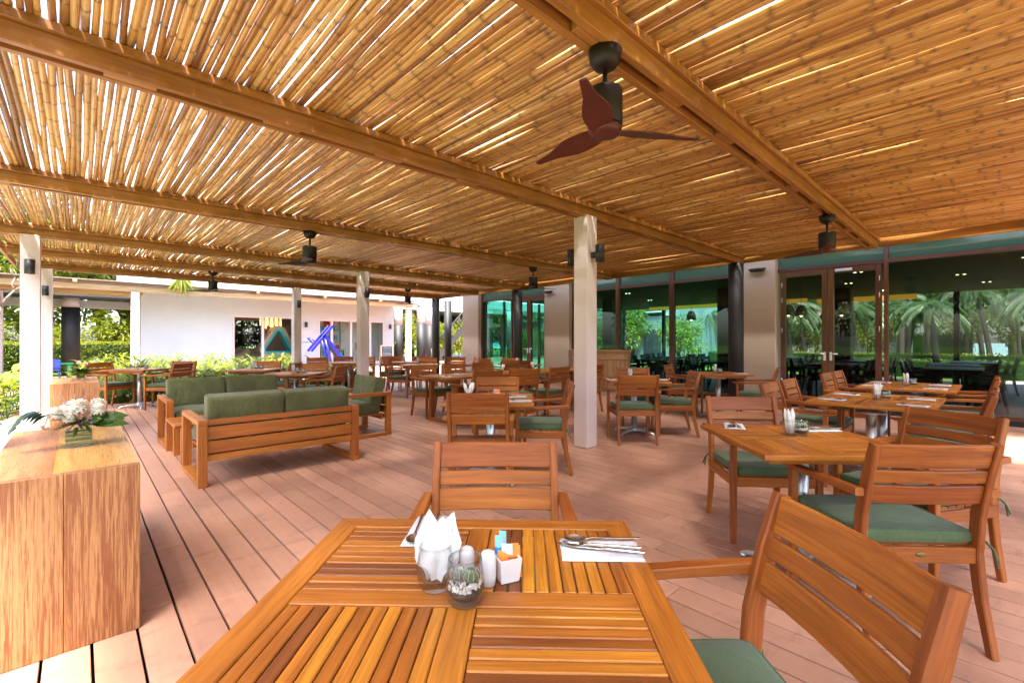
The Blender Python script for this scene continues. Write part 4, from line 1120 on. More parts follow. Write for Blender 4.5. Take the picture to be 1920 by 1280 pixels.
def door(y0, y1, hinge):
    d = link('glass_door', None, rest_b); m = MB()
    for y, s in ((y0 + .045, 1), (y1 - .045, 1)):
        m = MB(); m.box((GX - .004, y, 1.36), (.085, .088, 2.56), .004); m.build('stile', 'doorwood', d)
    for z, h in ((.14, .14), (2.605, .10)):
        m = MB(); m.box((GX - .004, (y0 + y1) / 2, z), (.08, y1 - y0 - .182, h), .004); m.build('rail', 'doorwood', d)
    m = MB(); m.box((GX, (y0 + y1) / 2, 1.38), (.012, y1 - y0 - .184, 2.34)); m.build('pane', 'neutralglass' if y1 < 3.2 else 'tinted', d)
    m = MB(); yh = y0 + .045 if hinge > 0 else y1 - .045
    m.tube([(GX - .05, yh, 1.05), (GX - .10, yh, 1.05), (GX - .10, yh + .12 * hinge, 1.05)], .011, 8); m.box((GX - .05, yh, 1.0), (.008, .04, .16), .003); m.build('handle', 'alu', d)
    yq = y1 - .03 if hinge > 0 else y0 + .03
    for z in (.5, 1.5, 2.1, 2.4):
        m = MB(); m.tube([(GX - .052, yq, z - .05), (GX - .052, yq, z + .05)], .008, 8); m.build('hinge', 'alu', d)
door(1.40, 2.195, -1); door(2.205, 3.0, 1)
door(9.36, 10.09, -1); door(10.10, 10.82, 1)
for (a, b) in ((1.37, 3.05), (9.30, 10.85)):
    w = link('transom_window', None, rest_b)
    for z, h in ((2.692, .065), (3.21, .06)):
        m = MB(); m.box((GX, (a + b) / 2, z), (.10, b - a - .002, h), .003); m.build('frame_rail', 'doorwood', w)
    m = MB(); m.box((GX, (a + b) / 2, 2.95), (.012, b - a - .01, .44)); m.build('pane', 'spandrel', w)
m = MB(); m.box((GX - .065, 1.95, 2.60), (.05, .26, .055), .006); m.build('door_closer', 'alu', rest_b)
for (y, lab) in ((9.05, ''), (3.35, '')):
    m = MB(); m.lathe([(.001, -.07), (.10, -.06), (.14, 0), (.14, .02)], 20); o = m.build('speaker', 'black', rest_b); o.location = (GX - .30, y, 2.74); o.scale = (.6, 1.2, .8)
# far side of the dining room
for y in (-2.9, .9, 4.2, 7.6, 11.0, 13.2):
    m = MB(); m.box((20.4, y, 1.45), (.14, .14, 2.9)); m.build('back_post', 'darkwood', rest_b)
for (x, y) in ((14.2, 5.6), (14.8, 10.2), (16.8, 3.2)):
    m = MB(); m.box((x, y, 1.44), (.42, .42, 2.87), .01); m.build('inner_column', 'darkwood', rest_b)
m = MB(); m.box((15.4, 13.36, 1.45), (10.1, .012, 2.75)); m.build('end_pane', 'tinted', rest_b)
for x in (12.2, 14.2, 16.2, 18.2):
    m = MB(); m.box((x, 13.36, 1.45), (.06, .10, 2.8)); m.build('end_mullion', 'doorwood', rest_b)
for i, (x, y) in enumerate(((13.0, -.4), (13.0, 2.2), (15.2, .6), (15.3, 2.8), (17.6, .2), (13.2, 5.0), (13.2, 8.4), (15.8, 6.4), (16.0, 9.2), (12.4, 3.6), (18.2, 2.4))):
    for s in (-.06, .06):
        m = MB(); m.lathe([(.028, 0), (.028, .004)], 12); o = m.build('downlight', 'lamp', None, label='tiny warm ceiling downlight inside the restaurant, one of several pairs', cat='ceiling lamp', group='pairs of downlights inside'); o.location = (x, y + s, 2.862)
cv = MB(); cv.box((17.0, 7.0, 2.60), (.06, 5.6, .13)); cv.build('cove_light', 'cove', None, label='long amber lit ceiling cove inside the restaurant', cat='ceiling lamp')
cv = MB(); cv.box((18.6, 3.0, 2.66), (.06, 2.6, .16)); cv.build('cove_light', 'cove', None, label='shorter amber lit ceiling cove seen through the glass doors', cat='ceiling lamp')
PNM = MB(); PNM.lathe([(.02, .30), (.09, .27), (.14, .16), (.16, 0), (.152, 0), (.133, .155), (.085, .262)], 24); PNM = PNM.mesh('shade', 'creamwood')
for (x, y, lab) in ((14.6, 6.9, 'amber pendant lamp inside, left one behind the middle panes'), (14.6, 5.4, 'amber pendant lamp inside, right one behind the middle panes'), (14.0, 3.9, 'amber pendant lamp behind the left door leaf'), (14.4, 3.7, 'amber pendant lamp just right of the one behind the left door leaf'), (15.0, 2.9, 'small amber pendant bulb behind the right door leaf')):
    t = thing('pendant_lamp', lab, 'pendant lamp', (x, y, 1.98), group='pendant lamps inside the restaurant'); link('shade', PNM, t)
    m = MB(); m.tube([(0, 0, .29), (0, 0, .89)], .006, 6); m.build('cord', 'black', t)
    m = MB(); m.lathe([(.001, -.045), (.03, -.03), (.042, 0), (.03, .035), (.001, .05)], 14, (0, 0, .02)); m.build('bulb', 'lamp', t)
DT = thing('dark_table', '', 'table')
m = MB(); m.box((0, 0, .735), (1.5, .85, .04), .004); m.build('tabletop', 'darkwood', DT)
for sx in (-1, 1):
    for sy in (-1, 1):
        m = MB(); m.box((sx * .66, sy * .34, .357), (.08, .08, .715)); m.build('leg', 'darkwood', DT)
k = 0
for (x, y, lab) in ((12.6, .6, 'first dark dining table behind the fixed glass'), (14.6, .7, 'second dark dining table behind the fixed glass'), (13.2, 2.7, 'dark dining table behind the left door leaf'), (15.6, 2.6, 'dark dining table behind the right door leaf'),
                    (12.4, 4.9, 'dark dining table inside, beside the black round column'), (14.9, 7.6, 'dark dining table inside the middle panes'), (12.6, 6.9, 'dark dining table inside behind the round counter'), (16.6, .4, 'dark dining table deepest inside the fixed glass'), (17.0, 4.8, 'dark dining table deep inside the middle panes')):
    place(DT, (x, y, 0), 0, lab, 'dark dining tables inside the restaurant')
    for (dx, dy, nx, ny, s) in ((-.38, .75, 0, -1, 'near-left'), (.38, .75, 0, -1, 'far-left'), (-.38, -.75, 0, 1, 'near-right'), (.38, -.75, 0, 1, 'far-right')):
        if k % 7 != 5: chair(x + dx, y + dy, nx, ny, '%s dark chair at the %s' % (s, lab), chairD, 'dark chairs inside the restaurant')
        k += 1
# round wooden host counter outside
t = thing('host_counter', 'round-ended wooden counter clad in upright boards before the glass', 'counter', (9.62, 6.98, 0))
n = 26; arc = [(-math.sin(PI * i / n) * .50 + 0, -math.cos(PI * i / n) * .85) for i in range(n + 1)]
ring_ = [(math.cos(2 * PI * i / 44) * .50, math.sin(2 * PI * i / 44) * .86) for i in range(44)]
for i in range(44):
    a, b = ring_[i], ring_[(i + 1) % 44]; c = ((a[0] + b[0]) / 2, (a[1] + b[1]) / 2); L = math.dist(a, b); m = MB()
    m.box((0, 0, .46), (L - .004, .02, .76), .002, axis=2); o = m.build('board', 'cladding', t); o.location = (c[0], c[1], 0); o.rotation_euler = (0, 0, math.atan2(b[1] - a[1], b[0] - a[0]))
m = MB(); m.prism([(x * .97, y * .97) for x, y in ring_], 0, .84); m.build('core', 'cladding', t)
m = MB(); m.prism([(x * 1.03, y * 1.03) for x, y in ring_], .845, 1.04); m.build('upper_band', 'cladding', t)
m = MB(); m.prism([(x * 1.07, y * 1.07) for x, y in ring_], 1.04, 1.065); m.build('counter_top', 'cladding', t)
m = MB(); m.prism([(x * 1.02, y * 1.02) for x, y in ring_], 0.001, .075); m.build('plinth', 'beige', t)

# ---------------------------------------------------------------- white clubhouse across the planting
KY = 24.9
club = thing('clubhouse', 'low white building with two wide sliding windows across the planting', 'building')
def wall(x0, x1, z0, z1, y=KY, th=.22, mat='stucco', nm='wall'):
    m = MB(); m.box(((x0 + x1) / 2, y + th / 2, (z0 + z1) / 2), (x1 - x0, th, z1 - z0), .004); return m.build(nm, mat, club)
wall(1.9, 5.28, -.1, 3.45); wall(5.28, 8.05, 2.52, 3.45); wall(5.28, 8.05, -.1, .06); wall(8.05, 9.28, -.1, 3.45); wall(9.28, 13.15, 2.46, 3.45); wall(9.28, 13.15, -.1, .05); wall(13.15, 13.75, -.1, 3.45)
m = MB(); m.box((2.01, 27.4, 1.7), (.2, 4.55, 3.45)); m.build('side_wall', 'stucco', club)
m = MB(); m.box((13.64, 27.4, 1.7), (.2, 4.55, 3.45)); m.build('side_wall', 'stucco', club)
m = MB(); m.box((7.8, 27.3, 3.55), (12.2, 5.0, .2)); m.build('roof', 'stucco', club)
m = MB(); m.box((7.8, 27.4, -.05), (11.4, 4.5, .1)); m.build('floor', 'bulkhead', club)
m = MB(); m.box((4.0, 29.6, 1.7), (4., .15, 3.4)); m.box((10.8, 29.6, 1.7), (6.0, .15, 3.4)); m.box((6.9, 29.6, .45), (1.8, .15, .9)); m.box((6.9, 29.6, 2.95), (1.8, .15, 1.0)); m.build('back_wall', 'intwall', club)
m = MB(); m.box((9.9, 26.75, 1.7), (2.6, .12, 3.4)); m.build('partition', 'bulkhead', club)
m = MB(); m.box((12.4, 26.6, 1.7), (2.4, .12, 3.4)); m.build('partition', 'bulkhead', club)
def slide_window(x0, x1, z0, z1, cuts, door=False):
    w = link('sliding_window', None, club); y = KY + .05
    for z in (z0 + .04, z1 - .04):
        m = MB(); m.box(((x0 + x1) / 2, y, z), (x1 - x0 - .002, .10, .08), .004); m.build('frame_rail', 'white', w)
    xs = [x0] + cuts + [x1]
    for x in xs:
        m = MB(); ww = .09 if x in (x0, x1) else .12; xx = x + (ww / 2 if x == x0 else -ww / 2 if x == x1 else 0)
        m.box((xx, y - .003, (z0 + z1) / 2), (ww, .11, z1 - z0 - .165), .004); m.build('frame_stile', 'white', w)
    for a, b in zip(xs[:-1], xs[1:]):
        m = MB(); m.box(((a + b) / 2, y + .01, (z0 + z1) / 2), (b - a - .13, .01, z1 - z0 - .17)); m.build('pane', 'winglass', w)
slide_window(5.29, 8.04, .06, 2.52, [6.60]); slide_window(9.29, 13.14, .05, 2.46, [10.02, 11.1, 12.25])
for (x, nm) in ((8.62, 'by the two-line sign'), (13.45, 'at the right end of the clubhouse wall'), (1.72, 'on the left end of the clubhouse')):
    m = MB(); m.lathe([(.07, -.13), (.07, .13)], 14); m.box((0, .08, 0), (.05, .10, .06)); o = m.build('wall_light', 'black', None, label='small black wall light ' + nm, cat='wall light', group='small wall lights on the clubhouse'); o.location = (x, KY - .14, 2.15)
t = thing('wall_sign', 'small white and turquoise sign on the clubhouse wall', 'sign', (8.62, KY - .02, 1.32))
m = MB(); m.box((0, 0, 0), (.55, .03, .27), .004); m.build('board', 'ceramic', t)
m = MB(); m.box((0, -.017, -.075), (.50, .006, .05)); m.build('stripe', 'signblue', t)
text('kids · club', .115, 'signblue', t, (0, -.0175, .035), (R(90), 0, 0))
# things inside the clubhouse
t = thing('play_arch', 'rounded triangular turquoise play arch behind the left sliding window', 'play frame', (7.55, 26.1, .52))
def rtri(rho):
    V = [(-.50, .34), (.50, .34), (.06, 1.22)]; out = []
    for i, (x, z) in enumerate(V):
        p, q = V[i - 1], V[(i + 1) % 3]; a0 = math.atan2(-(x - p[0]), (z - p[1])); a1 = math.atan2(-(q[0] - x), (q[1] - z))
        while a1 < a0: a1 += 2 * PI
        for k in range(8):
            a = a0 + (a1 - a0) * k / 7; out.append((x + rho * math.cos(a), z + rho * math.sin(a)))
    return out
def ringprism(a, b, y0, y1, mat, nm):
    m = MB(); n = len(a); vs = [(x, y0, z) for x, z in a] + [(x, y0, z) for x, z in b] + [(x, y1, z) for x, z in a] + [(x, y1, z) for x, z in b]; fs = []
    for i in range(n):
        j = (i + 1) % n; fs += [(i, j, n + j, n + i), (2 * n + i, 3 * n + i, 3 * n + j, 2 * n + j), (i, 2 * n + i, 2 * n + j, j), (n + i, n + j, 3 * n + j, 3 * n + i)]
    m.add(vs, fs); m.build(nm, mat, t)
ringprism(rtri(.36), rtri(.20), -.3, .3, 'creamwood', 'outer_frame'); ringprism(rtri(.20), rtri(.09), -.32, .25, 'turq', 'inner_frame')
t = thing('low_shelf', 'low open shelf with yellow back under the play arch', 'shelf', (7.55, 26.0, 0))
m = MB(); m.box((0, 0, .47), (1.8, .4, .05)); m.box((0, 0, .03), (1.8, .4, .05)); [m.box((x, 0, .25), (.05, .4, .39)) for x in (-.87, -.3, .3, .87)]; m.build('frame', 'creamwood', t)
m = MB(); m.box((0, .17, .25), (1.75, .03, .4)); m.build('back_panel', 'yellow', t)
t = thing('wicker_chair', 'curved cane chair behind the left sliding window', 'chair', (5.75, 26.2, 0))
m = MB()
vs = []; fs = []; n = 12
for j in range(5):
    for i in range(n + 1):
        u = -1 + 2 * i / n; vs.append((u * .55, -.25 + j * .125, .42 + .38 * u * u + .05 * j))
fs = [(j * (n + 1) + i, j * (n + 1) + i + 1, (j + 1) * (n + 1) + i + 1, (j + 1) * (n + 1) + i) for j in range(4) for i in range(n)]
m.add(vs, fs); k0 = len(vs); m.add([(x, y, z - .05) for x, y, z in vs], [f[::-1] for f in fs]); m.build('seat', 'creamwood', t)
for sx in (-1, 1):
    for sy in (-1, 1):
        m = MB(); m.tube([(sx * .3, sy * .15, .42), (sx * .38, sy * .2, 0)], .025, 8); m.build('leg', 'creamwood', t)
t = thing('bookshelf', 'wall shelves with books and boxes behind the right sliding window', 'shelf', (10.35, 26.5, 0))
for z in (.05, .42, .80, 1.35, 1.85):
    m = MB(); m.box((0, 0, z), (2.0, .35, .05)); m.build('shelf_board', 'creamwood', t)
for x in (-.98, -.33, .33, .98):
    m = MB(); m.box((x, 0, .42), (.05, .349, .70)); m.build('upright', 'creamwood', t)
rn = random.Random(11)
for z in (.445, .825, 1.375, 1.875):
    x = -.85
    while x < .8:
        w, h = rn.uniform(.12, .25), rn.uniform(.14, .30); m = MB(); m.box((x, -.02, z + h / 2), (w, .18, h), .004)
        o = m.build('box', rn.choice(['yellow', 'turq', 'intwall', 'slate', 'red', 'creamwood', 'signblue']), None, label='small box or book standing on the clubhouse wall shelves', cat='box', group='boxes on the wall shelves'); o.location = (10.35, 26.5, 0); x += w + rn.uniform(.05, .2)
t = thing('wall_clock', 'round clock high on the clubhouse back wall', 'clock', (10.45, 26.66, 2.28)); 
m = MB(); m.lathe([(.001, 0), (.15, 0), (.15, .03), (.001, .03)], 20); o = m.build('face', 'ceramic', t); o.rotation_euler = (R(90), 0, 0)
m = MB(); m.lathe([(.15, -.004), (.19, -.004), (.19, .04), (.15, .04)], 20); o = m.build('rim', 'red', t); o.rotation_euler = (R(90), 0, 0)
t = thing('red_box_stand', 'small red box on a post just inside the right sliding window', 'stand', (11.9, 25.7, 0)); m = MB(); m.tube([(0, 0, 0), (0, 0, .8)], .03, 8); m.build('post', 'black', t); m = MB(); m.box((0, 0, 1.0), (.28, .2, .42), .01); m.build('box', 'red', t)

for i in range(9):
    m = MB(); m.lathe([(.04, 0), (.045, .25), (.02, .5 + .1 * (i % 3))], 10); o = m.build('amber_tube_lamp', 'amber', None, label='amber tube of the hanging lamp cluster behind the left sliding window', cat='lamp', group='amber hanging tubes in the clubhouse'); o.location = (6.9 + i * .12, 26.4 + .15 * (i % 2), 2.12 - .08 * (i % 3))
# pergola of the clubhouse
pg = thing('walkway_pergola', 'brown timber pergola with white posts along the front of the clubhouse', 'pergola')
PY = 22.5
m = MB(); m.box((2.3, PY, 3.26), (22.6, .14, .20), .01); m.build('front_beam', 'pine', pg)
m = MB(); m.box((-3.0, PY + 1.5, 3.26), (9.8, .14, .20), .01); m.build('middle_beam', 'pine', pg)
m = MB(); m.box((-3.0, 25.3, 3.26), (9.8, .14, .20), .01); m.build('rear_beam', 'pine', pg)
for x in [-8.8 + i * 2.9 for i in range(8)]:
    m = MB(); m.box((x, PY + 1.10, 3.415), (.12, 2.9, .10), .008); m.build('rafter', 'pine', pg)
m = MB()
for i in range(60): m.box((2.3, PY - .30 + i * .050, 3.485 + random.uniform(-.004, .004)), (22.8, random.uniform(.040, .049), .03), mi=0)
o = m.build('roof_slats', 'roofsheet', pg); o['kind'] = 'stuff'
for x in (1.55, 7.42, 13.32, -4.3): 
    m = MB(); m.box((x, PY, 1.53), (.24, .24, 3.24), .006); m.build('post', 'white', pg)
for x in (-2.2, -5.2):
    m = MB(); m.box((x, 25.3, 1.53), (.3, .3, 3.25), .006); m.build('post', 'white', pg)
hotel = thing('hotel_block', 'tall white hotel wall rising behind the pergola roof', 'building')
m = MB(); m.box((15.0, 33.0, 6.6), (27.0, 10.0, 6.2), .02); m.build('upper_storeys', 'stucco', hotel)
for i in range(9):
    m = MB(); m.box((3.5 + i * 2.8, 27.95, 6.4), (1.6, .12, 1.5), .01); m.build('window', 'winglass', hotel)
wing = thing('hotel_wing', 'white hotel wing seen teal through the dining room glass', 'building')
m = MB(); m.box((33, 22, 3.0), (8, 15, 7.0), .02); m.build('wall', 'greyrender', wing)
m = MB(); m.box((28.6, 17.0, 2.9), (1.2, 4.0, 6.6), .02); m.box((28.6, 25.0, 2.9), (1.2, 3.0, 6.6), .02); m.build('bay', 'greyrender', wing)
for yy in (15.6, 20.2, 22.4, 27.6):
    for zz in (1.1, 4.3):
        m = MB(); m.box((28.95, yy, zz), (.14, 1.3, 2.1), .01); m.build('window', 'teal', wing)
        m = MB(); m.box((28.5, yy, zz - 1.25), (1.0, 1.7, .14), .01); m.build('balcony', 'stucco', wing)
for yy in (15.9, 17.9, 24.4, 25.8):
    for zz in (1.1, 4.3):
        m = MB(); m.box((27.95, yy, zz), (.14, 1.2, 2.0), .01); m.build('window', 'slate', wing)
        m = MB(); m.box((27.93, yy, zz - 1.06), (.2, 1.4, .08), .01); m.build('window_sill', 'stucco', wing)
# the stilts at the right of the clubhouse
for (x, y, r) in ((15.2, 26.9, .28), (17.35, 29.0, .28), (14.65, 23.3, .27), (16.7, 25.5, .28), (19.6, 24.6, .30), (20.6, 29.0, .30), (23.0, 24.5, .30), (24.8, 29.0, .3)):
    m = MB(); m.lathe([(r, -.3), (r, 2.35)], 24, (x, y, 0)); m.build('stilt', 'blackcol', hotel)
    m = MB(); m.lathe([(r - .02, 2.35), (r - .02, 3.5)], 24, (x, y, 0)); m.build('stilt_head', 'white', hotel)
m = MB(); m.lathe([(.30, -.3), (.30, 2.75)], 24, (-.25, 27.5, 0)); m.build('stilt', 'blackcol', hotel)
m = MB(); m.lathe([(.28, 2.75), (.28, 3.2)], 24, (-.25, 27.5, 0)); m.build('stilt_head', 'white', hotel)
m = MB(); m.box((-3.0, 27.3, 3.24), (10.0, 2.0, .16), .01); m.build('soffit', 'slate', hotel)
m = MB(); m.box((-3.0, 28.2, 2.95), (10.0, .4, .34), .01); m.build('edge_beam', 'stucco', hotel)
m = MB(); m.box((22.1, 23.3, 3.85), (16.0, .5, .9), .01); m.build('edge_beam', 'stucco', hotel)
# black steel stair
st = thing('steel_stair', 'black steel stair with railings rising between the grey stilts', 'stair', (0, 0, 0))
A, B = Vector((14.9, 22.6, -.1)), Vector((17.6, 20.9, 3.6)); dirv = (B - A); sd = Vector((-dirv.y, dirv.x, 0)).normalized()
sd = Vector((.533, .846, 0)).normalized()
for s in (-.6, .6):
    m = MB(); m.sweep([A + sd * s, B + sd * s], .06, .26, sd, .004); m.build('stringer', 'black', st)
    m = MB(); m.tube([A + sd * s + Vector((0, 0, 1)), B + sd * s + Vector((0, 0, 1))], .03, 8)
    for k in range(9): q = A.lerp(B, k / 8) + sd * s; m.tube([q, q + Vector((0, 0, 1))], .018, 6)
    m.build('railing', 'black', st)
for k in range(18):
    q = A.lerp(B, (k + .5) / 18); m = MB(); m.box((0, 0, 0), (.28, 1.18, .04), .003); o = m.build('tread', 'black', st); o.location = q; o.rotation_euler = (0, 0, math.atan2(sd.y, sd.x) - PI / 2)
# blue folded slide, chalkboard, children's table
t = thing('playground_slide', 'bright blue tube-framed slide standing before the clubhouse window', 'slide', (8.55, 22.0, -.12))
for s in (-.22, .22):
    m = MB(); m.sweep([(.95, s, .25), (-.08, s, 1.62), (-.2, s, 1.66)], .07, .15, (0, 1, 0), .01); m.build('side_rail', 'bluepaint', t)
    m = MB(); m.sweep([(-.75, s, .95), (.25, s, 2.15)], .07, .13, (0, 1, 0), .01); m.build('handle_beam', 'bluepaint', t)
    m = MB(); m.tube([(-.1, s, 1.5), (.28, s, .0)], .06, 8); m.build('leg', 'bluepaint', t)
m = MB(); m.sweep([(.93, 0, .2), (-.08, 0, 1.54)], .38, .03, (0, 1, 0), .004); m.build('chute', 'slate', t)
m = MB(); m.tube([(-.5, -.22, 1.3), (-.75, -.22, 1.55), (-.75, .22, 1.55), (-.5, .22, 1.3)], .03, 8); m.build('hand_loop', 'bluepaint', t)
t = thing('chalkboard_sign', 'wooden A-frame chalkboard with chalk writing at the right end of the clubhouse', 'sign', (12.65, 23.6, -.02), R(-8))
lean = Matrix.Rotation(R(-10), 3, 'X')
fr = link('front_frame', None, t); fr.rotation_euler = (R(-8), 0, 0)
for x in (-.33, .33):
    m = MB(); m.box((x, 0, .55), (.06, .035, 1.1), .004); m.build('stile', 'creamwood', fr)
for z in (.15, 1.07):
    m = MB(); m.box((0, 0, z), (.598, .034, .06), .004); m.build('rail', 'creamwood', fr)
m = MB(); m.box((0, .006, .61), (.60, .012, .86)); m.build('board', 'slate', fr)
rn = random.Random(5); m = MB(); m2 = MB()
for r in range(9):                                                    # illegible handwriting: short chalk strokes
    z = .96 - r * .075; x = -.24
    while x < .22:
        w = rn.uniform(.02, .06); (m2 if 1 <= r <= 3 else m).sweep([(x, -.003, z), (x + w * .5, -.003, z + rn.uniform(.0, .02)), (x + w, -.003, z + rn.uniform(-.01, .01))], .016 if r == 0 else .011, .004, (0, 0, 1), .001); x += w + rn.uniform(.008, .03)
for k in range(7): m.sweep([(-.2 + k * .062, -.003, .25), (-.18 + k * .062, -.003, rn.uniform(.3, .36))], .03, .004, (1, 0, 0), .001)
m.build('chalk_writing', 'chalk', fr, kind='stuff'); m2.build('blue_chalk_writing', 'chalkblue', fr, kind='stuff')
m = MB(); m.box((-.02, -.005, .215), (.5, .008, .06)); m.build('red_band', 'red', fr)
bk = link('rear_frame', None, t, (0, .38, 0)); bk.rotation_euler = (R(8), 0, 0)
for x in (-.33, .33):
    m = MB(); m.box((x, 0, .55), (.06, .035, 1.1), .004); m.build('stile', 'creamwood', bk)
t = thing('play_table', 'green plastic children table at the left beyond the thick column', 'table', (-.75, 24.6, -.1))
m = MB(); m.box((0, 0, .53), (1.2, .7, .06), .02); m.build('tabletop', 'greenplastic', t)
for sx in (-1, 1):
    for sy in (-1, 1):
        m = MB(); m.lathe([(.07, 0), (.055, .5)], 12, (sx * .48, sy * .25, 0)); m.build('leg', 'greenplastic', t)
for k, (x, y, a, lab) in enumerate(((-.7, 23.9, 0, 'blue plastic child chair in front of the green play table'), (.25, 24.7, 100, 'blue plastic child chair at the right end of the green play table'))):
    t = thing('child_chair', lab, 'chair', (x, y, -.1), R(a), 'blue child chairs')
    m = MB(); m.cushion((0, 0, .32), (.42, .40, .05), .02, .0, 4); m.build('seat', 'bluechair', t)
    m = MB(); m.cushion((0, -.2, .55), (.42, .05, .36), .022, .01, 5, Matrix.Rotation(R(12), 3, 'X')); m.build('backrest', 'bluechair', t)
    for sx in (-1, 1):
        for sy in (-1, 1):
            m = MB(); m.tube([(sx * .15, sy * .14, .31), (sx * .19, sy * .18, 0)], .025, 8); m.build('leg', 'bluechair', t)
# shallow splash pool
m = MB(); m.lathe([(1.5, -.15), (1.5, .10), (1.32, .10), (1.30, .05), (1.3, -.1)], 40); t = thing('splash_pool', 'shallow round turquoise splash pool amid the planting', 'pool', (5.0, 17.0, -.05)); m.build('rim', 'concrete', t)
m = MB(); m.lathe([(.001, .052), (1.31, .055), (1.31, .02)], 40); m.build('water', 'pool', t)
for (x, y, lab) in ((2.6, 15.6, 'turquoise water spout toy left in the bushes'), (3.5, 16.2, 'turquoise water spout toy right in the bushes'), (1.9, 14.9, 'low turquoise water toy hidden in the bushes')):
    t = thing('water_toy', lab, 'water toy', (x, y, -.12)); m = MB(); m.lathe([(.30, 0), (.30, .16), (.2, .22), (.06, .26), (.05, .55), (.001, .6)], 18); m.build('spout', 'turq', t)

# ---------------------------------------------------------------- planting
def strap_plant(seed, h, n, w, mat, stems=3, name='leafy_plant'):
    rn = random.Random(seed); m = MB(); ms = MB()
    for s in range(stems):
        b = Vector((rn.gauss(0, .06), rn.gauss(0, .06), 0)); tip = b + Vector((rn.gauss(0, .12), rn.gauss(0, .12), h * rn.uniform(.65, .95)))
        ms.tube([b, (b + tip) / 2, tip], [.008, .007, .004], 5)
        for k in range(n):
            u = .18 + .82 * k / n; q = k * 2.399 + s; el = .2 + .9 * u; d = Vector((math.cos(q), math.sin(q), el))
            m.leaf(b.lerp(tip, u), d, (0, 0, 1), h * rn.uniform(.28, .46), w * rn.uniform(.8, 1.2), rn.uniform(.25, .6), 3)
    t = thing(name, '', 'plant'); m.build('leaves', mat, t); ms.build('stems', 'leaf', t); return t
def each_plant(protos, spots, label, group, smin=.8, smax=1.2):
    for i, (x, y, z) in enumerate(spots):
        p = protos[i % len(protos)]; dup(p, (x, y, z), random.random() * 6.28, label(i, x, y) if callable(label) else label, group, sc=random.uniform(smin, smax))
    for p in protos:
        for c in list(p.children): bpy.data.objects.remove(c)
        bpy.data.objects.remove(p)
rn = random.Random(21); sp = []
while len(sp) < 210:
    x, y = rn.uniform(.15, 6.1), 12.6 + 7.2 * rn.random() ** 1.5
    if math.hypot(x - 5.0, y - 17.0) < 1.7: continue
    if all(math.hypot(x - a, y - b) > .21 for a, b, _ in sp): sp.append((x, y, -.17))
each_plant([strap_plant(31, .82, 15, .05, 'bedleaf', 3), strap_plant(32, .95, 16, .045, 'leafy', 3), strap_plant(33, .7, 14, .055, 'bedleaf', 4)], sp, lambda i, x, y: ('bushy yellow-green', 'taller green', 'short many-stemmed')[i % 3] + ' narrow-leaved plant ' + ('behind the leftmost table' if x < 2.1 else 'behind the middle far tables' if x < 4.2 else 'below the blue slide') + (', near the deck' if y < 15 else ', deep in the bed'), 'narrow-leaved plants in the planting bed', .8, 1.25)
sp = [(rn.uniform(.1, 6.2), 12.56 + rn.random() * .5, -.17) for _ in range(46)]
each_plant([strap_plant(41, .36, 12, .04, 'bedleaf', 3), strap_plant(42, .42, 12, .05, 'bedleaf', 2)], sp, lambda i, x, y: ('low yellow-green', 'low darker green')[i % 2] + ' plant at the deck edge ' + ('below the leftmost table' if x < 2.1 else 'behind the sofas' if x < 4.2 else 'by the white columns'), 'low plants along the bed edge', .8, 1.2)
sp = [(x, y, -.19) for x, y in ((-.90, 11.5), (-.86, 12.0), (-.95, 12.5), (-.84, 12.9), (-1.05, 13.1), (-.90, 13.6), (-1.1, 12.1), (-1.0, 14.1), (-1.2, 13.7))]
each_plant([strap_plant(51, 1.0, 9, .11, 'leafy', 2, 'broad_leaf_plant'), strap_plant(52, .85, 8, .12, 'leaf', 2, 'broad_leaf_plant')], sp, 'broad-leaved ginger-like plant in the gravel left of the terrace', 'broad-leaved plants left of the terrace', .8, 1.1)
sp = [(-1.3 - rn.random() * 1.6, 11.5 + rn.random() * 4, -.2) for _ in range(22)]
each_plant([strap_plant(53, .5, 12, .06, 'leafy', 3)], sp, 'low bright green plant behind the ginger plants at left', 'low plants behind the ginger plants')
# bare branching frangipani
fr = thing('bare_tree', 'leafless grey frangipani tree with crooked branches left of the thick column', 'tree', (-1.95, 17.4, -.2))
m = MB(); m.tube([(0, 0, 0), (.05, 0, .4), (-.02, .05, .7), (.12, 0, 1.2), (.3, .05, 1.6)], [.10, .085, .075, .06, .05], 8); m.build('trunk', 'bark', fr)
def branch(p, d, L, r, depth, mb):
    p = Vector(p); d = Vector(d).normalized(); q = p + d * L * .5 + Vector((rn.gauss(0, .04), rn.gauss(0, .04), .02)); e = p + d * L + Vector((0, 0, .05))
    mb.tube([p, q, e], [r, r * .85, r * .7], 6)
    if depth:
        for k in range(2 if depth < 3 else 3): branch(e, d + Vector((rn.gauss(0, .7), rn.gauss(0, .6), rn.uniform(.0, .6))), L * rn.uniform(.6, .85), r * .68, depth - 1, mb)
for (p, d) in (((.3, .05, 1.6), (.3, .1, 1)), ((.12, 0, 1.2), (-.5, 0, 1)), ((-.02, .05, .7), (-.25, .2, 1.2))):
    m = MB(); branch(p, d, .75, .045, 3, m); m.build('branch', 'bark', fr)

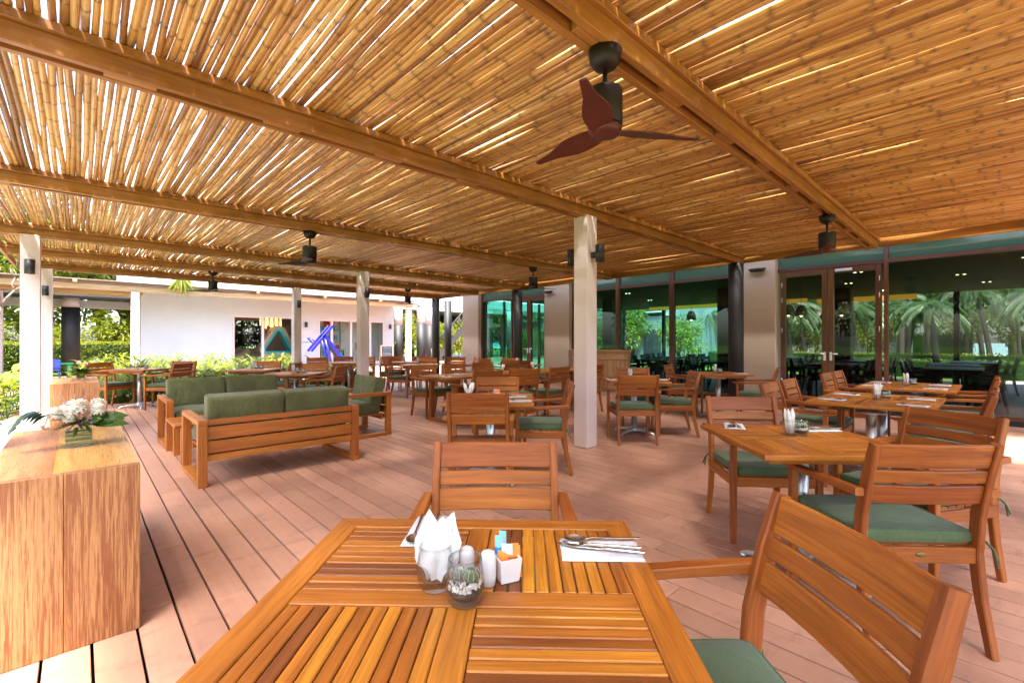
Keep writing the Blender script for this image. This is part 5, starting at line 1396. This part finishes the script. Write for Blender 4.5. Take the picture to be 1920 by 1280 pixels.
def hedge_mesh(lx, ly, lz, n, size, mat):
    m = MB(); rn = random.Random(n)
    for k in range(n):
        f = rn.random(); x, y, z = rn.uniform(-lx / 2, lx / 2), rn.uniform(-ly / 2, ly / 2), rn.uniform(0, lz)
        s = rn.random()
        if s < .5: y = -ly / 2 + abs(rn.gauss(0, .06))
        elif s < .8: z = lz - abs(rn.gauss(0, .06))
        m.leaf((x, y, z), (rn.gauss(0, 1), rn.gauss(-.4, .8), rn.gauss(.3, .8)), (0, 0, 1), size * rn.uniform(.7, 1.3), size * .5, .2, 1, .2)
    m.box((0, .05, lz * .47), (lx - .1, ly - .25, lz * .9), mi=1); return m.mesh('foliage', [mat, 'leafd'])
t = thing('hedge', 'clipped dark green hedge at the far left beyond the play table', 'hedge', (-2.0, 31.0, -.3)); link('foliage', hedge_mesh(12, 1.3, 1.55, 6000, .12, 'leafy'), t)
t = thing('hedge', 'low hedge beyond the glass dining room', 'hedge', (26, 2, -.3), R(90)); link('foliage', hedge_mesh(16, 1.4, .8, 5000, .12, 'leaf'), t)
for (hy, hl, lab) in ((17.8, 32.5, 'tall far hedge at the left end of the palm garden'), (-18.6, 36, 'tall far hedge at the right end of the palm garden')):
    t = thing('hedge', lab, 'hedge', (61, hy, -.3), R(90)); link('foliage', hedge_mesh(hl, 2.4, 2.4, 5000, .3, 'leaf'), t)
t = thing('hedge', 'low bright hedge farther out in the palm garden', 'hedge', (34, 8, -.3), R(90)); link('foliage', hedge_mesh(22, 1.4, .9, 5000, .13, 'leafy'), t)

def crown_tree(seed, H, rad, nleaf, ls, mat, lab):
    rn = random.Random(seed); t = thing('garden_tree', lab, 'tree')
    m = MB(); m.tube([(0, 0, 0), (.1, .05, H * .25), (-.05, .1, H * .5), (.1, 0, H * .75)], [H * .03, H * .024, H * .018, H * .008], 8); m.build('trunk', 'bark', t)
    cl = [(Vector((rn.gauss(0, rad * .5), rn.gauss(0, rad * .5), H * rn.uniform(.32, 1.0))), rad * rn.uniform(.28, .55)) for _ in range(16)]
    m = MB(); 
    for c, r in cl[:9]: m.tube([(0, 0, H * rn.uniform(.2, .5)), c * .6 + Vector((0, 0, c.z * .2)), c], [H * .012, H * .008, H * .003], 5)
    m.build('limbs', 'bark', t); m = MB()
    for k in range(nleaf):
        c, r = rn.choice(cl); d = Vector((rn.gauss(0, 1), rn.gauss(0, 1), rn.gauss(0, .8))).normalized(); p = c + d * r * (rn.random() ** .4)
        if p.z < .1: continue
        m.leaf(p, d + Vector((rn.gauss(0, .6), rn.gauss(0, .6), -.1)), (0, 0, 1), ls * rn.uniform(.7, 1.4), ls * .45, .3, 1, .2)
    m.build('crown', mat, t); return t
TGp = 'leafy trees of the resort garden'
ta = crown_tree(1, 7.5, 3.2, 3600, .34, 'leafy', ''); tb = crown_tree(2, 9.5, 3.4, 3800, .36, 'leaf', ''); tc = crown_tree(3, 5.0, 2.4, 2600, .26, 'leafy', '')
td = crown_tree(4, 2.6, 1.5, 1800, .22, 'leafy', '')
rows = [(-6, 36, 0), (-1.5, 37, 2), (2.0, 36, 0), (5.5, 38, 1), (-9.5, 33, 1), (-4, 41, 1), (1, 43, 1), (-8, 24, 2), (-9, 17, 0), (-12, 12, 1), (-13, 3, 1), (-15, 8, 0), (-9.5, 28, 0), (-14, 20, 1), (8, 42, 0),
        (17, 37, 0), (21, 38, 1), (25, 36, 0), (29, 34, 0), (23, 33, 2), (27, 30, 2), (31, 28, 1), (19, 33.5, 2), (14, 36, 2), (34, 22, 0), (38, 30, 1), (-14, -4, 0), (-13, -11, 1), (-8, -14, 0), (2, -16, 1), (12, -14, 0), (33, 32, 0), (12, 45, 1)] + [(40 + 26 * ((i * .618) % 1), -10 + i * 1.5, i % 3) for i in range(0, 26, 2) if not -4.5 < -10 + i * 1.5 < -1] 
def tlab(x, y, k):
    w = 'at far left beyond the hedge' if x < 8 and y > 22 else 'left of the terrace' if x < 0 and y > -6 else 'between the stilts at the back' if y > 25 else 'behind the glass dining room' if x > 20 else 'in the garden beside the terrace'
    return ('bright yellow-green leafy tree ', 'tall mid-green leafy tree ', 'small bright bushy tree ')[k] + w
for x, y, k in rows: dup((ta, tb, tc)[k], (x, y, -.3), random.random() * 6.28, tlab(x, y, k), TGp, sc=random.uniform(.85, 1.2))
for (x, y) in ((-5, 29.8), (-1, 33.2), (-3.4, 33.5), (1.6, 33.3), (15.8, 30.6), (20, 31.5), (23.5, 30), (26, 26), (18.2, 31.5), (16.0, 28.2), (17.6, 26.8), (19.2, 27.5), (16.6, 31), (21.5, 28), (4.2, 32), (7.2, 32.4), (5.8, 34), (9, 33), (-4.5, 20.5), (37, 9.5), (40, -3.5), (25.5, 16.4), (26.2, 13.2), (25.0, 19.0)):
    dup(td, (x, y, -.3), random.random() * 6.28, 'low bushy bright green shrub ' + ('at the far left' if x < 5 else 'among the stilts' if y > 20 else 'beyond the dining room'), 'low shrubs of the garden', sc=random.uniform(.8, 1.3))
dup(td, (42, 5.6, -.2), .4, 'glowing yellow-green shrub beyond the dining room, left of the round tree', None, sc=1.25)
for q in (ta, tb, tc, td):
    for c in list(q.children): bpy.data.objects.remove(c)
    bpy.data.objects.remove(q)
def make_palm(seed, H, L, nf, lean):
    rn = random.Random(seed); t = thing('palm_tree', '', 'palm tree'); m = MB(); pts = [Vector((lean * (u ** 1.6), lean * .3 * u * u, H * u)) for u in (0, .2, .4, .6, .8, 1)]
    m.tube(pts, [.20, .15, .135, .125, .115, .11], 9); m.build('trunk', 'barkdark', t); tp = pts[-1]
    for k in range(nf):
        q = k * 2.399 + rn.gauss(0, .15); el = rn.uniform(-.15, 1.1); hd = Vector((math.cos(q), math.sin(q), 0)); m = MB(); rib = []
        for i in range(9):
            u = i / 8; rib.append(tp + hd * (L * u * math.cos(el * .6) * (1 - .12 * u)) + Vector((0, 0, L * (math.sin(el) * u * .75 - .78 * u * u * (1 - .2 * el)))))
        m.tube(rib, [.03 * (1 - .85 * i / 8) for i in range(9)], 4)
        sd = Vector((-hd.y, hd.x, 0))
        for i in range(26):
            u = .12 + .88 * i / 26; a = u * 8; j = min(int(a), 7); p = rib[j].lerp(rib[j + 1], a - j); dr = (rib[j + 1] - rib[j]).normalized()
            for s in (-1, 1): m.leaf(p, dr * .75 + sd * s * .85 + Vector((0, 0, -.15)), (0, 0, 1), L * .23 * (1 - .55 * abs(u - .45)), .055, .5, 2, .1)
        m.build('frond', 'palm', t)
    return t
pa, pb = make_palm(1, 5.6, 2.9, 18, .9), make_palm(2, 3.7, 1.9, 18, .4)
plist = [(30, 5.6, 0), (33, 2.2, 0), (36, 9.0, 0), (38, 4.2, 1), (41, .3, 0), (44, 6.8, 0), (46, 1.6, 1), (40, 12.5, 0), (34, 15.5, 0), (48, -4.5, 0), (52, 4.0, 0), (31, 11.2, 1), (56, 9.0, 0), (44, 16, 0), (26.5, 19, 1), (55, -1.2, 0), (50, 12, 1), (60, 2.2, 0), (60, -5.8, 0), (36.5, 6.3, 1), (27.5, 7.8, 1), (62, 6.5, 0), (-5.5, 26, 1), (26, 16.5, 0), (43, 3.4, 0), (33, -2.0, 1), (35, 3.6, 1), (31, 8.5, 1), (39, 7.5, 0), (42, -2.2, 0), (47, 4.8, 0), (51, .8, 0), (45, 10.5, 0)]
for i, (x, y, k) in enumerate(plist): k = 1 if x < 39 else 0; place((pa, pb)[k], (x, y, -.3), random.random() * 6.28, ('tall coconut palm' if k == 0 else 'shorter coconut palm') + (' beyond the glass dining room' if x > 0 else ' by the hedge at far left'), 'coconut palms of the garden', sc=random.uniform(.85, 1.15))
pa.name = 'palm_tree'; pb.name = 'palm_tree'
hp = thing('hanging_frond', 'green palm tuft poking over the pergola roof above the white wall', 'plant', (2.95, 22.0, 3.9)); m = MB(); rn = random.Random(8)
for k in range(60): m.leaf((0, 0, 0), (rn.gauss(0, .45), rn.gauss(0, .3), -1), (0, 1, 0), rn.uniform(.5, .95), .05, -.1, 2)
m.build('leaflets', 'leafy', hp)
t = thing('villa', 'low white villa far out in the palm garden', 'building', (50, 9.5, -.3)); m = MB(); m.box((0, 0, 1.6), (4, 9, 3.2)); m.build('wall', 'stucco', t); m = MB(); m.prism([(-2.6, 3.2), (2.6, 3.2), (0, 4.6)], -5, 5, ax='y'); m.build('roof', 'roofsheet', t)
m = MB(); m.add([(22, -1.6, 0), (68, -3.2, 0), (68, -.4, 0), (22, .6, 0)], [(0, 1, 2, 3)]); o = structure('garden_path', m, 'gravel'); o.location = (0, 0, -.195)
m = MB(); m.lathe([(1.4, 0), (1.5, .25), (1.35, .27), (.02, .27)], 36); o = m.build('round_planter', 'concrete', None, label='low round white planter wall left of the thick column', cat='planter'); o.location = (-2.6, 14.4, -.2)
for (x, y) in ((-1.9, 14.6), (-3.0, 18.6)):
    m = MB(); m.box((0, 0, 1.6), (.22, .22, 3.4), .006); o = m.build('white_post', 'white', None, label='white square post at the left picture edge, ' + ('nearer one' if y < 16 else 'farther one'), cat='post'); o.location = (x, y, -.1)

# prototypes that were never placed
for o in list(bpy.data.objects):
    if o.type == 'EMPTY' and o.parent is None and o.get('label') == '':
        for c in list(o.children_recursive): bpy.data.objects.remove(c)
        bpy.data.objects.remove(o)
